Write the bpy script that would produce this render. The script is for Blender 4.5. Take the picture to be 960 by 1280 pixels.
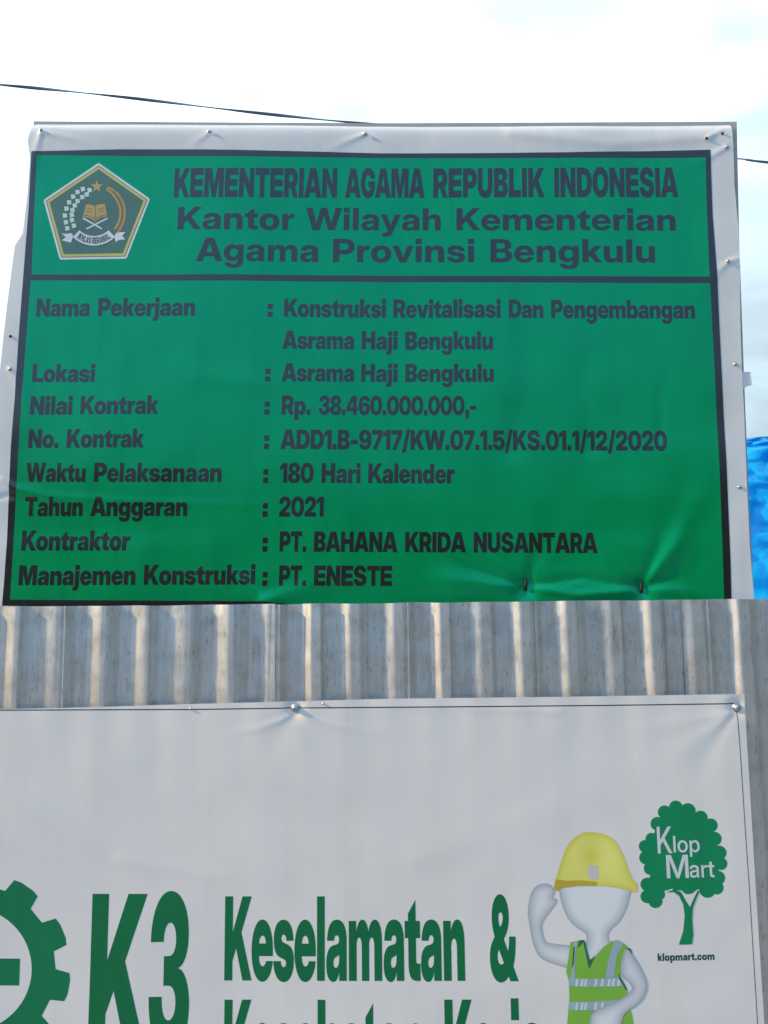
import bpy, bmesh, math, random
import numpy as np
from mathutils import Vector, geometry, noise

for o in list(bpy.data.objects):
    bpy.data.objects.remove(o)
scene = bpy.context.scene
col = scene.collection

# ------------------------------------------------------------------ camera
EYE = 1.56                       # eye height of the person taking the picture
PITCH = math.radians(6.2)
FPX = 960.0                      # focal length in photo pixels (photo 960 x 1280)
cd = bpy.data.cameras.new('camera')
cd.sensor_fit = 'HORIZONTAL'
cd.sensor_width = 36.0
cd.lens = 36.0
cd.clip_start = 0.02
cd.clip_end = 3000
cam = bpy.data.objects.new('camera', cd)
col.objects.link(cam)
cam.location = (0, 0, EYE)
cam.rotation_euler = (math.pi / 2 + PITCH, 0, 0)
scene.camera = cam

# ------------------------------------------------------------------ light
SUN_DIR = Vector((-0.88, -0.12, 0.46)).normalized()     # towards the sun: left, in the plane of the fence
SUN_EL = math.asin(SUN_DIR.z)
sd = bpy.data.lights.new('sun', 'SUN')
sd.energy = 4.9
sd.angle = math.radians(2.5)
sd.color = (1.0, 0.70, 0.33)
sun = bpy.data.objects.new('sun', sd)
col.objects.link(sun)
sun.rotation_euler = SUN_DIR.to_track_quat('Z', 'Y').to_euler()
sun.location = SUN_DIR * 20

world = bpy.data.worlds.new('World')
scene.world = world
world.use_nodes = True
wt = world.node_tree
wt.nodes.clear()


def N(t, kind, **kw):
    n = t.nodes.new(kind)
    for k, v in kw.items():
        setattr(n, k, v)
    return n


def L(t, a, b):
    t.links.new(a, b)


def M(t, op, a, b=None, clamp=False):
    n = N(t, 'ShaderNodeMath', operation=op, use_clamp=clamp)
    for i, v in enumerate((a, b)):
        if v is None:
            continue
        if hasattr(v, 'links'):
            L(t, v, n.inputs[i])
        else:
            n.inputs[i].default_value = v
    return n.outputs[0]


def MIX(t, f, a, b, mode='MIX'):
    n = N(t, 'ShaderNodeMix', data_type='RGBA', blend_type=mode)
    for sock, v in ((n.inputs[0], f), (n.inputs[6], a), (n.inputs[7], b)):
        if hasattr(v, 'links'):
            L(t, v, sock)
        elif isinstance(v, (int, float)):
            sock.default_value = v
        else:
            sock.default_value = (*v[:3], 1)
    return n.outputs[2]


def RAMP(t, fac, stops):
    n = N(t, 'ShaderNodeValToRGB')
    e = n.color_ramp.elements
    while len(e) > 1:
        e.remove(e[-1])
    for i, (p, c) in enumerate(stops):
        if i:
            el = e.new(p)
        else:
            el = e[0]
            el.position = p
        el.color = (*c[:3], 1) if not isinstance(c, (int, float)) else (c, c, c, 1)
    L(t, fac, n.inputs[0])
    return n.outputs[0]


SKY_STRENGTH = 0.10
sky = N(wt, 'ShaderNodeTexSky', sky_type='NISHITA', sun_disc=False, sun_elevation=SUN_EL,
        sun_rotation=math.radians(-90), air_density=1.2, dust_density=1.5)
tc = N(wt, 'ShaderNodeTexCoord')
sep = N(wt, 'ShaderNodeSeparateXYZ')
L(wt, tc.outputs['Generated'], sep.inputs[0])
mp = N(wt, 'ShaderNodeMapping')
mp.inputs['Scale'].default_value = (1.0, 1.0, 2.2)
L(wt, tc.outputs['Generated'], mp.inputs[0])
cl = N(wt, 'ShaderNodeTexNoise')
cl.inputs['Scale'].default_value = 2.6
cl.inputs['Detail'].default_value = 7
cl.inputs['Roughness'].default_value = 0.55
cl.inputs['Distortion'].default_value = 0.4
L(wt, mp.outputs[0], cl.inputs[0])
# broken cloud: a closed bright deck ahead, open blue sky behind the viewer
fwd = M(wt, 'MULTIPLY', sep.outputs[1], 0.20)
mask = RAMP(wt, M(wt, 'ADD', cl.outputs[0], fwd), ((0.36, 0.45), (0.62, 1.0)))
# the cloud deck is brighter overhead, and brighter towards the sun on the left
zc = M(wt, 'MAXIMUM', sep.outputs[2], 0.0)
lum = M(wt, 'ADD', M(wt, 'MULTIPLY', zc, 9.0), 8.0)
lum = M(wt, 'MULTIPLY', lum, M(wt, 'SUBTRACT', 1.0, M(wt, 'MULTIPLY', sep.outputs[0], 0.45)))
ahead = M(wt, 'ADD', M(wt, 'MULTIPLY', sep.outputs[1], 1.2), 0.35, True)      # thin blue haze behind, white cloud ahead
tint = MIX(wt, ahead, (0.44, 0.86, 1.42), (0.73, 0.93, 1.05))
skyl = N(wt, 'ShaderNodeVectorMath', operation='SCALE')
L(wt, tint, skyl.inputs[0])
c2 = N(wt, 'ShaderNodeTexNoise')
c2.inputs['Scale'].default_value = 4.2
c2.inputs['Detail'].default_value = 6
c2.inputs['Distortion'].default_value = 0.3
L(wt, mp.outputs[0], c2.inputs[0])
L(wt, M(wt, 'MULTIPLY', lum, RAMP(wt, c2.outputs[0], ((0.38, 0.70), (0.58, 1.0)))), skyl.inputs['Scale'])
skyc = MIX(wt, mask, sky.outputs[0], skyl.outputs[0])
bg = N(wt, 'ShaderNodeBackground')
bg.inputs[1].default_value = SKY_STRENGTH
L(wt, skyc, bg.inputs[0])
out = N(wt, 'ShaderNodeOutputWorld')
L(wt, bg.outputs[0], out.inputs[0])

scene.view_settings.view_transform = 'Standard'
scene.view_settings.look = 'None'
scene.view_settings.exposure = 0.50
scene.view_settings.gamma = 1.0
scene.view_settings.use_curve_mapping = False
scene.cycles.max_bounces = 8
scene.cycles.use_denoising = True

# ------------------------------------------------------------------ materials


def material(name, color, rough=0.5, metal=0.0, spec=0.5):
    m = bpy.data.materials.new(name)
    m.use_nodes = True
    b = m.node_tree.nodes['Principled BSDF']
    b.inputs['Base Color'].default_value = (*color, 1)
    b.inputs['Roughness'].default_value = rough
    b.inputs['Metallic'].default_value = metal
    b.inputs['Specular IOR Level'].default_value = spec
    return m, m.node_tree, b


def add_bump(t, b, height, strength, dist):
    n = N(t, 'ShaderNodeBump')
    n.inputs['Strength'].default_value = strength
    n.inputs['Distance'].default_value = dist
    L(t, height, n.inputs['Height'])
    L(t, n.outputs[0], b.inputs['Normal'])


def vinyl(name, color, rough=0.34, spec=0.8, translucent=0.0, mottle=0.06, tint=(1, 1, 1)):
    """printed PVC banner cloth: slight gloss, faint weave, faint dust"""
    m, t, b = material(name, color, rough, 0, spec)
    b.inputs['Specular Tint'].default_value = (*tint, 1)
    g = N(t, 'ShaderNodeNewGeometry')
    n1 = N(t, 'ShaderNodeTexNoise')
    n1.inputs['Scale'].default_value = 9
    n1.inputs['Detail'].default_value = 5
    L(t, g.outputs['Position'], n1.inputs[0])
    n2 = N(t, 'ShaderNodeTexNoise')
    n2.inputs['Scale'].default_value = 420
    n2.inputs['Detail'].default_value = 2
    L(t, g.outputs['Position'], n2.inputs[0])
    dust = RAMP(t, n1.outputs[0], ((0.35, 1 - mottle), (0.65, 1.0)))
    c = MIX(t, 1.0, color, dust, 'MULTIPLY')
    mpv = N(t, 'ShaderNodeMapping')
    mpv.inputs['Scale'].default_value = (26, 26, 2.2)
    L(t, g.outputs['Position'], mpv.inputs[0])
    n3 = N(t, 'ShaderNodeTexNoise')
    n3.inputs['Scale'].default_value = 1.0
    n3.inputs['Detail'].default_value = 8
    n3.inputs['Roughness'].default_value = 0.62
    L(t, mpv.outputs[0], n3.inputs[0])
    run = RAMP(t, n3.outputs[0], ((0.30, (1 - 1.5 * mottle, 1 - 1.6 * mottle, 1 - 1.9 * mottle)), (0.52, (1, 1, 1))))
    c = MIX(t, 1.0, c, run, 'MULTIPLY')
    grain = RAMP(t, n2.outputs[0], ((0.3, 1 - mottle), (0.7, 1.0)))
    c = MIX(t, 1.0, c, grain, 'MULTIPLY')
    L(t, c, b.inputs['Base Color'])
    L(t, M(t, 'ADD', M(t, 'ADD', M(t, 'MULTIPLY', n1.outputs[0], 0.14), M(t, 'MULTIPLY', n3.outputs[0], 0.10)), rough - 0.12), b.inputs['Roughness'])
    add_bump(t, b, n2.outputs[0], 0.12, 0.0006)
    if translucent:
        tr = N(t, 'ShaderNodeBsdfTranslucent')
        L(t, c, tr.inputs[0])
        mx = N(t, 'ShaderNodeMixShader')
        mx.inputs[0].default_value = translucent
        L(t, b.outputs[0], mx.inputs[1])
        L(t, tr.outputs[0], mx.inputs[2])
        L(t, mx.outputs[0], t.nodes['Material Output'].inputs[0])
    return m


MAT = {}
MAT['white_vinyl'] = vinyl('white_banner_vinyl', (0.79, 0.785, 0.77), 0.42, 0.4, 0.13, 0.04)
MAT['white_low'] = vinyl('white_poster_vinyl', (0.80, 0.75, 0.705), 0.50, 0.3, 0.0, 0.028)
MAT['green_panel'] = vinyl('green_print', (0.0, 0.275, 0.072), 0.22, 1.0, 0, 0.06, (0.12, 1.0, 0.95))
MAT['black_print'] = vinyl('black_print', (0.008, 0.009, 0.010), 0.20, 0.85)
MAT['white_print'] = vinyl('white_print', (0.70, 0.72, 0.72), 0.40)
MAT['emblem_yellow'] = vinyl('emblem_yellow_print', (0.56, 0.50, 0.10), 0.40)
MAT['emblem_field'] = vinyl('emblem_dull_green_print', (0.035, 0.135, 0.095), 0.40)
MAT['emblem_dark'] = vinyl('emblem_dark_line_print', (0.03, 0.06, 0.05), 0.40)
MAT['gold'] = vinyl('emblem_gold_print', (0.50, 0.33, 0.075), 0.40)
MAT['gold_dark'] = vinyl('emblem_gold_line_print', (0.20, 0.12, 0.03), 0.40)
MAT['cotton'] = vinyl('emblem_cotton_print', (0.62, 0.74, 0.62), 0.40)
MAT['k3_green'] = vinyl('dark_green_print', (0.0, 0.165, 0.055), 0.48, 0.35)
MAT['gear_green'] = vinyl('gear_green_print', (0.0, 0.19, 0.075), 0.48, 0.35)
MAT['tree_green'] = vinyl('logo_green_print', (0.0, 0.25, 0.095), 0.48, 0.35)
MAT['url_green'] = vinyl('web_text_green_print', (0.008, 0.075, 0.045), 0.48, 0.35)
MAT['vest'] = vinyl('vest_lime_print', (0.23, 0.50, 0.06), 0.48, 0.35)
MAT['vest_dark'] = vinyl('vest_edge_print', (0.03, 0.16, 0.08), 0.48, 0.35)
MAT['band'] = vinyl('vest_band_print', (0.38, 0.50, 0.55), 0.48, 0.35, 0, 0.12)
MAT['helmet_mark'] = vinyl('helmet_mark_print', (0.62, 0.58, 0.52), 0.48, 0.35)
MAT['helmet_rim'] = vinyl('helmet_rim_print', (0.56, 0.40, 0.04), 0.48, 0.35)
MAT['line'] = vinyl('thin_line_print', (0.05, 0.055, 0.06), 0.48, 0.35)


def print_gradient(name, inner, outer):
    """printed picture whose ink itself is shaded (stored in the print's ink attribute)"""
    m, t, b = material(name, inner, 0.48, 0, 0.35)
    a = N(t, 'ShaderNodeAttribute', attribute_name='ink')
    L(t, MIX(t, a.outputs['Fac'], outer, inner), b.inputs['Base Color'])
    return m


MAT['figure'] = print_gradient('figure_grey_print', (0.75, 0.755, 0.755), (0.34, 0.375, 0.40))
MAT['helmet'] = print_gradient('helmet_yellow_print', (0.82, 0.78, 0.20), (0.66, 0.58, 0.08))


def make_zinc():
    m, t, b = material('galvanised_zinc', (0.4, 0.42, 0.45), 0.42, 0.9)
    tcn = N(t, 'ShaderNodeTexCoord')
    mpn = N(t, 'ShaderNodeMapping')
    mpn.inputs['Scale'].default_value = (120, 120, 9)
    L(t, tcn.outputs['Object'], mpn.inputs[0])
    st = N(t, 'ShaderNodeTexNoise')
    st.inputs['Scale'].default_value = 1.0
    st.inputs['Detail'].default_value = 6
    st.inputs['Roughness'].default_value = 0.65
    L(t, mpn.outputs[0], st.inputs[0])
    bl = N(t, 'ShaderNodeTexNoise')
    bl.inputs['Scale'].default_value = 28
    bl.inputs['Detail'].default_value = 8
    bl.inputs['Roughness'].default_value = 0.7
    L(t, tcn.outputs['Object'], bl.inputs[0])
    mp2 = N(t, 'ShaderNodeMapping')
    mp2.inputs['Scale'].default_value = (300, 300, 60)
    L(t, tcn.outputs['Object'], mp2.inputs[0])
    sp = N(t, 'ShaderNodeTexNoise')
    sp.inputs['Scale'].default_value = 1.0
    sp.inputs['Detail'].default_value = 3
    L(t, mp2.outputs[0], sp.inputs[0])
    c = RAMP(t, st.outputs[0], ((0.25, (0.62, 0.63, 0.65)), (0.5, (0.70, 0.705, 0.715)), (0.75, (0.78, 0.78, 0.775))))
    dirt = RAMP(t, bl.outputs[0], ((0.36, (0.55, 0.54, 0.54)), (0.52, (1, 1, 1))))
    c = MIX(t, 0.28, c, dirt, 'MULTIPLY')
    pits = RAMP(t, sp.outputs[0], ((0.28, (0.30, 0.31, 0.33)), (0.40, (1, 1, 1))))
    c = MIX(t, 0.5, c, pits, 'MULTIPLY')
    mp3 = N(t, 'ShaderNodeMapping')
    mp3.inputs['Scale'].default_value = (900, 900, 14)
    L(t, tcn.outputs['Object'], mp3.inputs[0])
    sc = N(t, 'ShaderNodeTexNoise')
    sc.inputs['Scale'].default_value = 1.0
    sc.inputs['Detail'].default_value = 4
    L(t, mp3.outputs[0], sc.inputs[0])
    c = MIX(t, 0.35, c, RAMP(t, sc.outputs[0], ((0.33, (0.62, 0.63, 0.66)), (0.5, (1, 1, 1)))), 'MULTIPLY')
    rn = N(t, 'ShaderNodeTexNoise')
    rn.inputs['Scale'].default_value = 11
    rn.inputs['Detail'].default_value = 9
    rn.inputs['Roughness'].default_value = 0.75
    L(t, tcn.outputs['Object'], rn.inputs[0])
    c = MIX(t, RAMP(t, rn.outputs[0], ((0.64, 0.0), (0.78, 0.22))), c, (0.46, 0.41, 0.33))
    L(t, c, b.inputs['Base Color'])
    L(t, M(t, 'ADD', M(t, 'MULTIPLY', bl.outputs[0], 0.26), 0.24), b.inputs['Roughness'])
    add_bump(t, b, st.outputs[0], 0.12, 0.0010)
    return m


MAT['zinc'] = make_zinc()


def simple_noise_mat(name, c1, c2, scale, rough, metal=0.0, stretch=(1, 1, 1), bump=0.2, dist=0.002):
    m, t, b = material(name, c1, rough, metal)
    tcn = N(t, 'ShaderNodeTexCoord')
    mpn = N(t, 'ShaderNodeMapping')
    mpn.inputs['Scale'].default_value = stretch
    L(t, tcn.outputs['Object'], mpn.inputs[0])
    n = N(t, 'ShaderNodeTexNoise')
    n.inputs['Scale'].default_value = scale
    n.inputs['Detail'].default_value = 7
    n.inputs['Roughness'].default_value = 0.6
    L(t, mpn.outputs[0], n.inputs[0])
    L(t, RAMP(t, n.outputs[0], ((0.3, c1), (0.7, c2))), b.inputs['Base Color'])
    add_bump(t, b, n.outputs[0], bump, dist)
    return m


MAT['plywood'] = simple_noise_mat('weathered_plywood', (0.36, 0.35, 0.33), (0.48, 0.46, 0.42), 14, 0.8, 0, (1, 1, 6))
MAT['timber'] = simple_noise_mat('rough_timber', (0.30, 0.22, 0.14), (0.42, 0.33, 0.22), 10, 0.85, 0, (4, 4, 0.6))
MAT['steel'] = simple_noise_mat('screw_steel', (0.30, 0.30, 0.31), (0.62, 0.61, 0.60), 260, 0.36, 0.9, (1, 1, 1), 0.05, 0.0005)
MAT['rust'] = simple_noise_mat('dark_nail_iron', (0.012, 0.011, 0.010), (0.03, 0.024, 0.02), 300, 0.6, 0.4)
MAT['rubber'] = simple_noise_mat('grey_cable_sheath', (0.12, 0.14, 0.19), (0.17, 0.19, 0.25), 30, 0.5)
MAT['earth'] = simple_noise_mat('gravelly_earth', (0.11, 0.105, 0.095), (0.19, 0.18, 0.165), 1.4, 0.95, 0, (1, 1, 1), 0.6, 0.05)


MAT['dark_bank'] = simple_noise_mat('dark_bank_matte', (0.012, 0.022, 0.010), (0.04, 0.055, 0.022), 0.9, 1.0, 0, (1, 1, 1), 0.8, 0.4)  # dark tone for the unseen bank added behind the viewer


def make_tarp():
    m, t, b = material('blue_tarpaulin', (0.0, 0.42, 0.92), 0.26, 0, 0.5)
    tr = N(t, 'ShaderNodeBsdfTranslucent')
    tr.inputs[0].default_value = (0.0, 0.42, 0.95, 1)
    mx = N(t, 'ShaderNodeMixShader')
    mx.inputs[0].default_value = 0.45
    L(t, b.outputs[0], mx.inputs[1])
    L(t, tr.outputs[0], mx.inputs[2])
    L(t, mx.outputs[0], t.nodes['Material Output'].inputs[0])
    tcn = N(t, 'ShaderNodeTexCoord')
    n = N(t, 'ShaderNodeTexNoise')
    n.inputs['Scale'].default_value = 3.5
    n.inputs['Detail'].default_value = 5
    n.inputs['Distortion'].default_value = 1.8
    L(t, tcn.outputs['Object'], n.inputs[0])
    add_bump(t, b, n.outputs[0], 0.6, 0.03)
    return m


MAT['tarp'] = make_tarp()

# ------------------------------------------------------------------ object helpers


def mesh_obj(name, verts, faces, mat, parent=None, smooth=True, normals=None):
    me = bpy.data.meshes.new(name)
    me.from_pydata([tuple(v) for v in verts], [], [tuple(int(i) for i in f) for f in faces])
    me.update()
    if mat is not None:
        me.materials.append(mat)
    if smooth:
        me.polygons.foreach_set('use_smooth', [True] * len(me.polygons))
    if normals is not None:
        me.normals_split_custom_set_from_vertices([tuple(n) for n in normals])
    o = bpy.data.objects.new(name, me)
    col.objects.link(o)
    if parent is not None:
        o.parent = parent
        o.matrix_parent_inverse = parent.matrix_world.inverted()
    return o


def bm_obj(name, bm, mat, parent=None, smooth=False):
    bmesh.ops.recalc_face_normals(bm, faces=bm.faces)
    me = bpy.data.meshes.new(name)
    bm.to_mesh(me)
    bm.free()
    me.materials.append(mat)
    if smooth:
        me.polygons.foreach_set('use_smooth', [True] * len(me.polygons))
    o = bpy.data.objects.new(name, me)
    col.objects.link(o)
    if parent is not None:
        o.parent = parent
        o.matrix_parent_inverse = parent.matrix_world.inverted()
    return o


def empty(name, loc, label, cat):
    o = bpy.data.objects.new(name, None)
    o.empty_display_size = 0.1
    o.location = loc
    col.objects.link(o)
    o['label'] = label
    o['category'] = cat
    bpy.context.view_layer.update()
    return o


def box(bm, x0, x1, y0, y1, z0, z1):
    v = [bm.verts.new((x, y, z)) for x in (x0, x1) for y in (y0, y1) for z in (z0, z1)]
    for f in ((0, 1, 3, 2), (4, 6, 7, 5), (0, 4, 5, 1), (2, 3, 7, 6), (0, 2, 6, 4), (1, 5, 7, 3)):
        bm.faces.new([v[i] for i in f])
    return v


def plane_pt(px, py, Y):
    """photo measurements -> a point on the upright plane at distance Y"""
    u = (np.asarray(px, float) - 480) / FPX
    v = (640 - np.asarray(py, float)) / FPX
    dy = math.cos(PITCH) - v * math.sin(PITCH)
    dz = math.sin(PITCH) + v * math.cos(PITCH)
    return u / dy * Y, EYE + dz / dy * Y


# ---------------------------------------------------------------- wrinkles


class Cloth:
    """an upright sheet at distance Y whose relief (towards the viewer, metres) is relief(px, py)"""

    def __init__(self, Y, relief):
        self.Y, self.relief = Y, relief

    def place(self, px, py, layer=0.0):
        px = np.asarray(px, float)
        py = np.asarray(py, float)
        x, z = plane_pt(px, py, self.Y)
        d = self.relief(px, py)
        s = self.Y / FPX
        e = 1.0
        gx = (self.relief(px + e, py) - self.relief(px - e, py)) / (2 * e * s)
        gz = -(self.relief(px, py + e) - self.relief(px, py - e)) / (2 * e * s)
        n = np.stack([-gx, -np.ones_like(gx), -gz], 1)
        n /= np.linalg.norm(n, axis=1)[:, None]
        v = np.stack([x, self.Y - d, z], 1) + n * layer
        return v, n


def vnoise(px, py, size, seed):
    """smooth value noise, vectorised"""
    x = px / size + seed * 17.3
    y = py / size + seed * 9.7
    xi, yi = np.floor(x), np.floor(y)
    fx, fy = x - xi, y - yi
    fx = fx * fx * fx * (fx * (fx * 6 - 15) + 10)
    fy = fy * fy * fy * (fy * (fy * 6 - 15) + 10)

    def h(a, b):
        s = np.sin(a * 127.1 + b * 311.7 + seed * 74.7) * 43758.5453
        return s - np.floor(s)
    return ((h(xi, yi) * (1 - fx) + h(xi + 1, yi) * fx) * (1 - fy)
            + (h(xi, yi + 1) * (1 - fx) + h(xi + 1, yi + 1) * fx) * fy) - 0.5


def fold(px, py, pts, w0, w1, a0, a1):
    """a ridge along a polyline; width and height run from start to end"""
    best = np.full(px.shape, 1e9)
    tt = np.zeros(px.shape)
    seg = [math.dist(pts[i], pts[i + 1]) for i in range(len(pts) - 1)]
    tot = sum(seg)
    acc = 0
    for i, l in enumerate(seg):
        ax, ay = pts[i]
        bx, by = pts[i + 1]
        t = ((px - ax) * (bx - ax) + (py - ay) * (by - ay)) / (l * l)
        t = np.clip(t, 0, 1)
        d = np.hypot(px - ax - t * (bx - ax), py - ay - t * (by - ay))
        m = d < best
        best = np.where(m, d, best)
        tt = np.where(m, (acc + t * l) / tot, tt)
        acc += l
    w = w0 + (w1 - w0) * tt
    a = a0 + (a1 - a0) * tt
    return a * np.exp(-(best / w) ** 2)


UP_FOLDS = [
    # nails along the top margin
    ([(52, 166), (92, 174), (135, 190)], 3, 9, .0022, 0),
    ([(52, 166), (45, 190), (40, 230)], 3, 8, .0018, 0),
    ([(48, 158), (100, 163), (150, 168)], 3, 6, .0014, 0),
    ([(262, 166), (280, 178), (305, 196)], 2.5, 7, .0018, 0),
    ([(262, 166), (246, 178), (235, 192)], 2.5, 7, .0012, 0),
    ([(456, 167), (430, 178), (400, 192)], 2.5, 8, .0018, 0),
    ([(456, 167), (476, 176), (500, 190)], 2.5, 8, .0018, 0),
    ([(640, 164), (760, 180), (885, 170)], 8, 8, .0016, .0016),
    ([(885, 172), (905, 160), (917, 158)], 3, 4, .0016, .0008),
    ([(908, 184), (880, 200), (840, 215)], 3, 9, .0016, 0),
    ([(911, 327), (927, 322)], 2.5, 5, .0018, .001),
    ([(911, 327), (890, 345), (860, 380)], 3, 14, .0012, 0),
    # the two ties near the bottom pull the cloth back
    ([(657, 733), (600, 712), (510, 686)], 5, 20, -0.00374, 0.00000),
    ([(657, 733), (615, 704), (560, 672)], 4, 14, 0.00187, 0.00000),
    ([(657, 733), (560, 728), (480, 735)], 5, 16, 0.00259, 0.00000),
    ([(657, 733), (668, 700), (690, 655)], 4, 16, -0.00259, 0.00000),
    ([(657, 733), (650, 700), (628, 660)], 4, 14, 0.00115, 0.00000),
    ([(657, 733), (720, 744), (802, 738)], 5, 6, 0.00317, 0.00317),
    ([(657, 733), (728, 722), (802, 735)], 6, 6, -0.00245, -0.00245),
    ([(802, 736), (842, 684), (880, 604)], 5, 18, 0.0042, 0.0006),
    ([(802, 736), (824, 680), (842, 620)], 5, 16, -0.00317, 0.00000),
    ([(802, 736), (862, 712), (906, 672)], 6, 22, -0.00288, 0.00000),
    ([(802, 736), (770, 705), (730, 650)], 5, 20, -0.00259, 0.00000),
    ([(802, 736), (850, 740), (905, 746)], 5, 10, 0.00245, 0.00072),
    # lower left corner
    ([(330, 752), (390, 735), (440, 700)], 8, 20, .0038, 0),
    ([(345, 762), (300, 728), (230, 705)], 6, 20, .0026, 0),
    ([(2, 600), (20, 612), (70, 618)], 3, 10, .0022, 0),
    ([(0, 622), (22, 618), (60, 632)], 3, 10, -.0018, 0),
    ([(13, 462), (30, 490), (36, 560)], 4, 16, .0014, 0),
    # long soft creases left by the folding of the banner
    ([(20, 618), (180, 628), (330, 632)], 5, 6, .0008, .0002),
    ([(640, 560), (660, 470), (655, 380)], 16, 20, -.0016, -.0004),
    ([(740, 560), (728, 480), (742, 400)], 12, 14, -.0014, -.0004),
    ([(826, 545), (826, 500), (838, 440)], 8, 10, -.0012, -.0002),
    ([(250, 470), (330, 480), (420, 470)], 14, 20, .0012, .0004),
]


def up_relief(px, py):
    d = 0.006 * vnoise(px, py, 260, 3) + 0.0030 * vnoise(px, py * .6, 110, 5) + 0.0009 * vnoise(px, py, 46, 8)
    d = d + 0.0035 * vnoise(px * 0.45, py, 40, 11) * np.clip((py - 560) / 200, 0, 1)
    for f in UP_FOLDS:
        d = d + 0.8 * fold(px, py, *f)
    for cx, cy in ((657, 733), (802, 736)):
        d = d - 0.0075 * np.exp(-((px - cx) ** 2 + (py - cy) ** 2) / (2 * 10 ** 2))
    # the cloth is pulled back round the edge of the board at the top and right
    d = d - 0.010 * np.exp(-np.maximum(py - 154, 0) / 5.0)
    return d


LOW_FOLDS = [
    ([(369, 889), (352, 900), (325, 910), (285, 917)], 3, 7, .0026, .0004),
    ([(369, 889), (392, 899), (425, 909), (480, 916)], 3, 7, .0026, .0004),
    ([(369, 893), (345, 925), (300, 980)], 8, 30, -.0022, 0),
    ([(369, 893), (400, 930), (470, 985)], 8, 30, -.0020, 0),
    ([(918, 890), (870, 925), (800, 985)], 4, 24, .0022, .0004),
    ([(918, 890), (890, 935), (850, 1010)], 4, 20, -.0022, 0),
    ([(918, 890), (840, 905), (740, 925)], 4, 18, .0020, 0),
    ([(0, 985), (80, 1035), (190, 1085), (280, 1100)], 16, 20, .0030, .0006),
    ([(-10, 1040), (60, 1070), (130, 1105)], 10, 14, .0018, .0004),
    ([(0, 945), (90, 990), (200, 1030)], 16, 18, -.0020, -.0004),
    ([(520, 1075), (640, 1030), (760, 990)], 20, 24, .0018, .0006),
    ([(200, 960), (330, 1010), (480, 1020)], 22, 30, -.0018, -.0006),
    ([(150, 1075), (250, 1092), (330, 1100)], 8, 10, .0012, .0002),
    ([(700, 890), (560, 884), (470, 882)], 5, 6, .0012, .0008),
]


def low_relief(px, py):
    d = 0.006 * vnoise(px, py, 300, 21) + 0.0020 * vnoise(px * .7, py, 120, 23) + 0.0006 * vnoise(px, py, 50, 25)
    rib = np.cos((px - 9 + (py - 815) * 0.0) / 53.0 * 2 * math.pi)
    d = d + 0.00030 * rib * np.exp(-np.maximum(py - 872, 0) / 60.0)
    for f in LOW_FOLDS:
        d = d + 0.32 * fold(px, py, *f)
    for cx, cy in ((369, 885), (921, 884)):
        d = d - 0.004 * np.exp(-((px - cx) ** 2 + (py - cy) ** 2) / (2 * 7 ** 2))
    return d


FENCE_Y = 1.400
UP = Cloth(1.462, up_relief)
LOW = Cloth(1.3795, low_relief)

# ---------------------------------------------------------------- flat shapes printed on a cloth


def inside_nonzero(cx, cy, contours):
    w = np.zeros(cx.shape, int)
    for c in contours:
        x = np.array([p[0] for p in c], float)
        y = np.array([p[1] for p in c], float)
        x2, y2 = np.roll(x, -1), np.roll(y, -1)
        for a, b, c2, d in zip(x, y, x2, y2):
            if b == d:
                continue
            side = (c2 - a) * (cy - b) - (cx - a) * (d - b)
            w += np.where((b <= cy) & (d > cy) & (side > 0), 1, 0)
            w -= np.where((b > cy) & (d <= cy) & (side < 0), 1, 0)
    return w != 0


def triangulate(contours, step):
    """2-D outlines (overlaps allowed, holes run the other way) -> points, triangles"""
    P, E = [], []
    for c in contours:
        k = len(P)
        n = 0
        for i, p in enumerate(c):
            q = c[(i + 1) % len(c)]
            m = max(1, int(math.dist(p, q) / (step * 1.5)))
            for j in range(m):
                P.append((p[0] + (q[0] - p[0]) * j / m, p[1] + (q[1] - p[1]) * j / m))
                n += 1
        E += [(k + i, k + (i + 1) % n) for i in range(n)]
    xs = [p[0] for p in P]
    ys = [p[1] for p in P]
    gx = np.arange(min(xs) + step * .5, max(xs), step)
    gy = np.arange(min(ys) + step * .5, max(ys), step)
    if len(gx) and len(gy):
        G = np.stack(np.meshgrid(gx, gy), -1).reshape(-1, 2)
        G = G + np.random.RandomState(4).uniform(-.12, .12, G.shape) * step
        G = G[inside_nonzero(G[:, 0], G[:, 1], contours)]
        P += [tuple(g) for g in G]
    r = geometry.delaunay_2d_cdt([Vector(p) for p in P], E, [], 0, 1e-5, False)
    V = np.array([tuple(v) for v in r[0]])
    F = np.array([f for f in r[2] if len(f) == 3])
    C = V[F].mean(1)
    F = F[inside_nonzero(C[:, 0], C[:, 1], contours)]
    used, inv = np.unique(F, return_inverse=True)
    return V[used], inv.reshape(-1, 3)


def contour_dist(V, contours):
    best = np.full(len(V), 1e9)
    for c in contours:
        for i, a in enumerate(c):
            b = c[(i + 1) % len(c)]
            l2 = (b[0] - a[0]) ** 2 + (b[1] - a[1]) ** 2
            if l2 < 1e-12:
                continue
            t = np.clip(((V[:, 0] - a[0]) * (b[0] - a[0]) + (V[:, 1] - a[1]) * (b[1] - a[1])) / l2, 0, 1)
            best = np.minimum(best, np.hypot(V[:, 0] - a[0] - t * (b[0] - a[0]), V[:, 1] - a[1] - t * (b[1] - a[1])))
    return best


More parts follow.
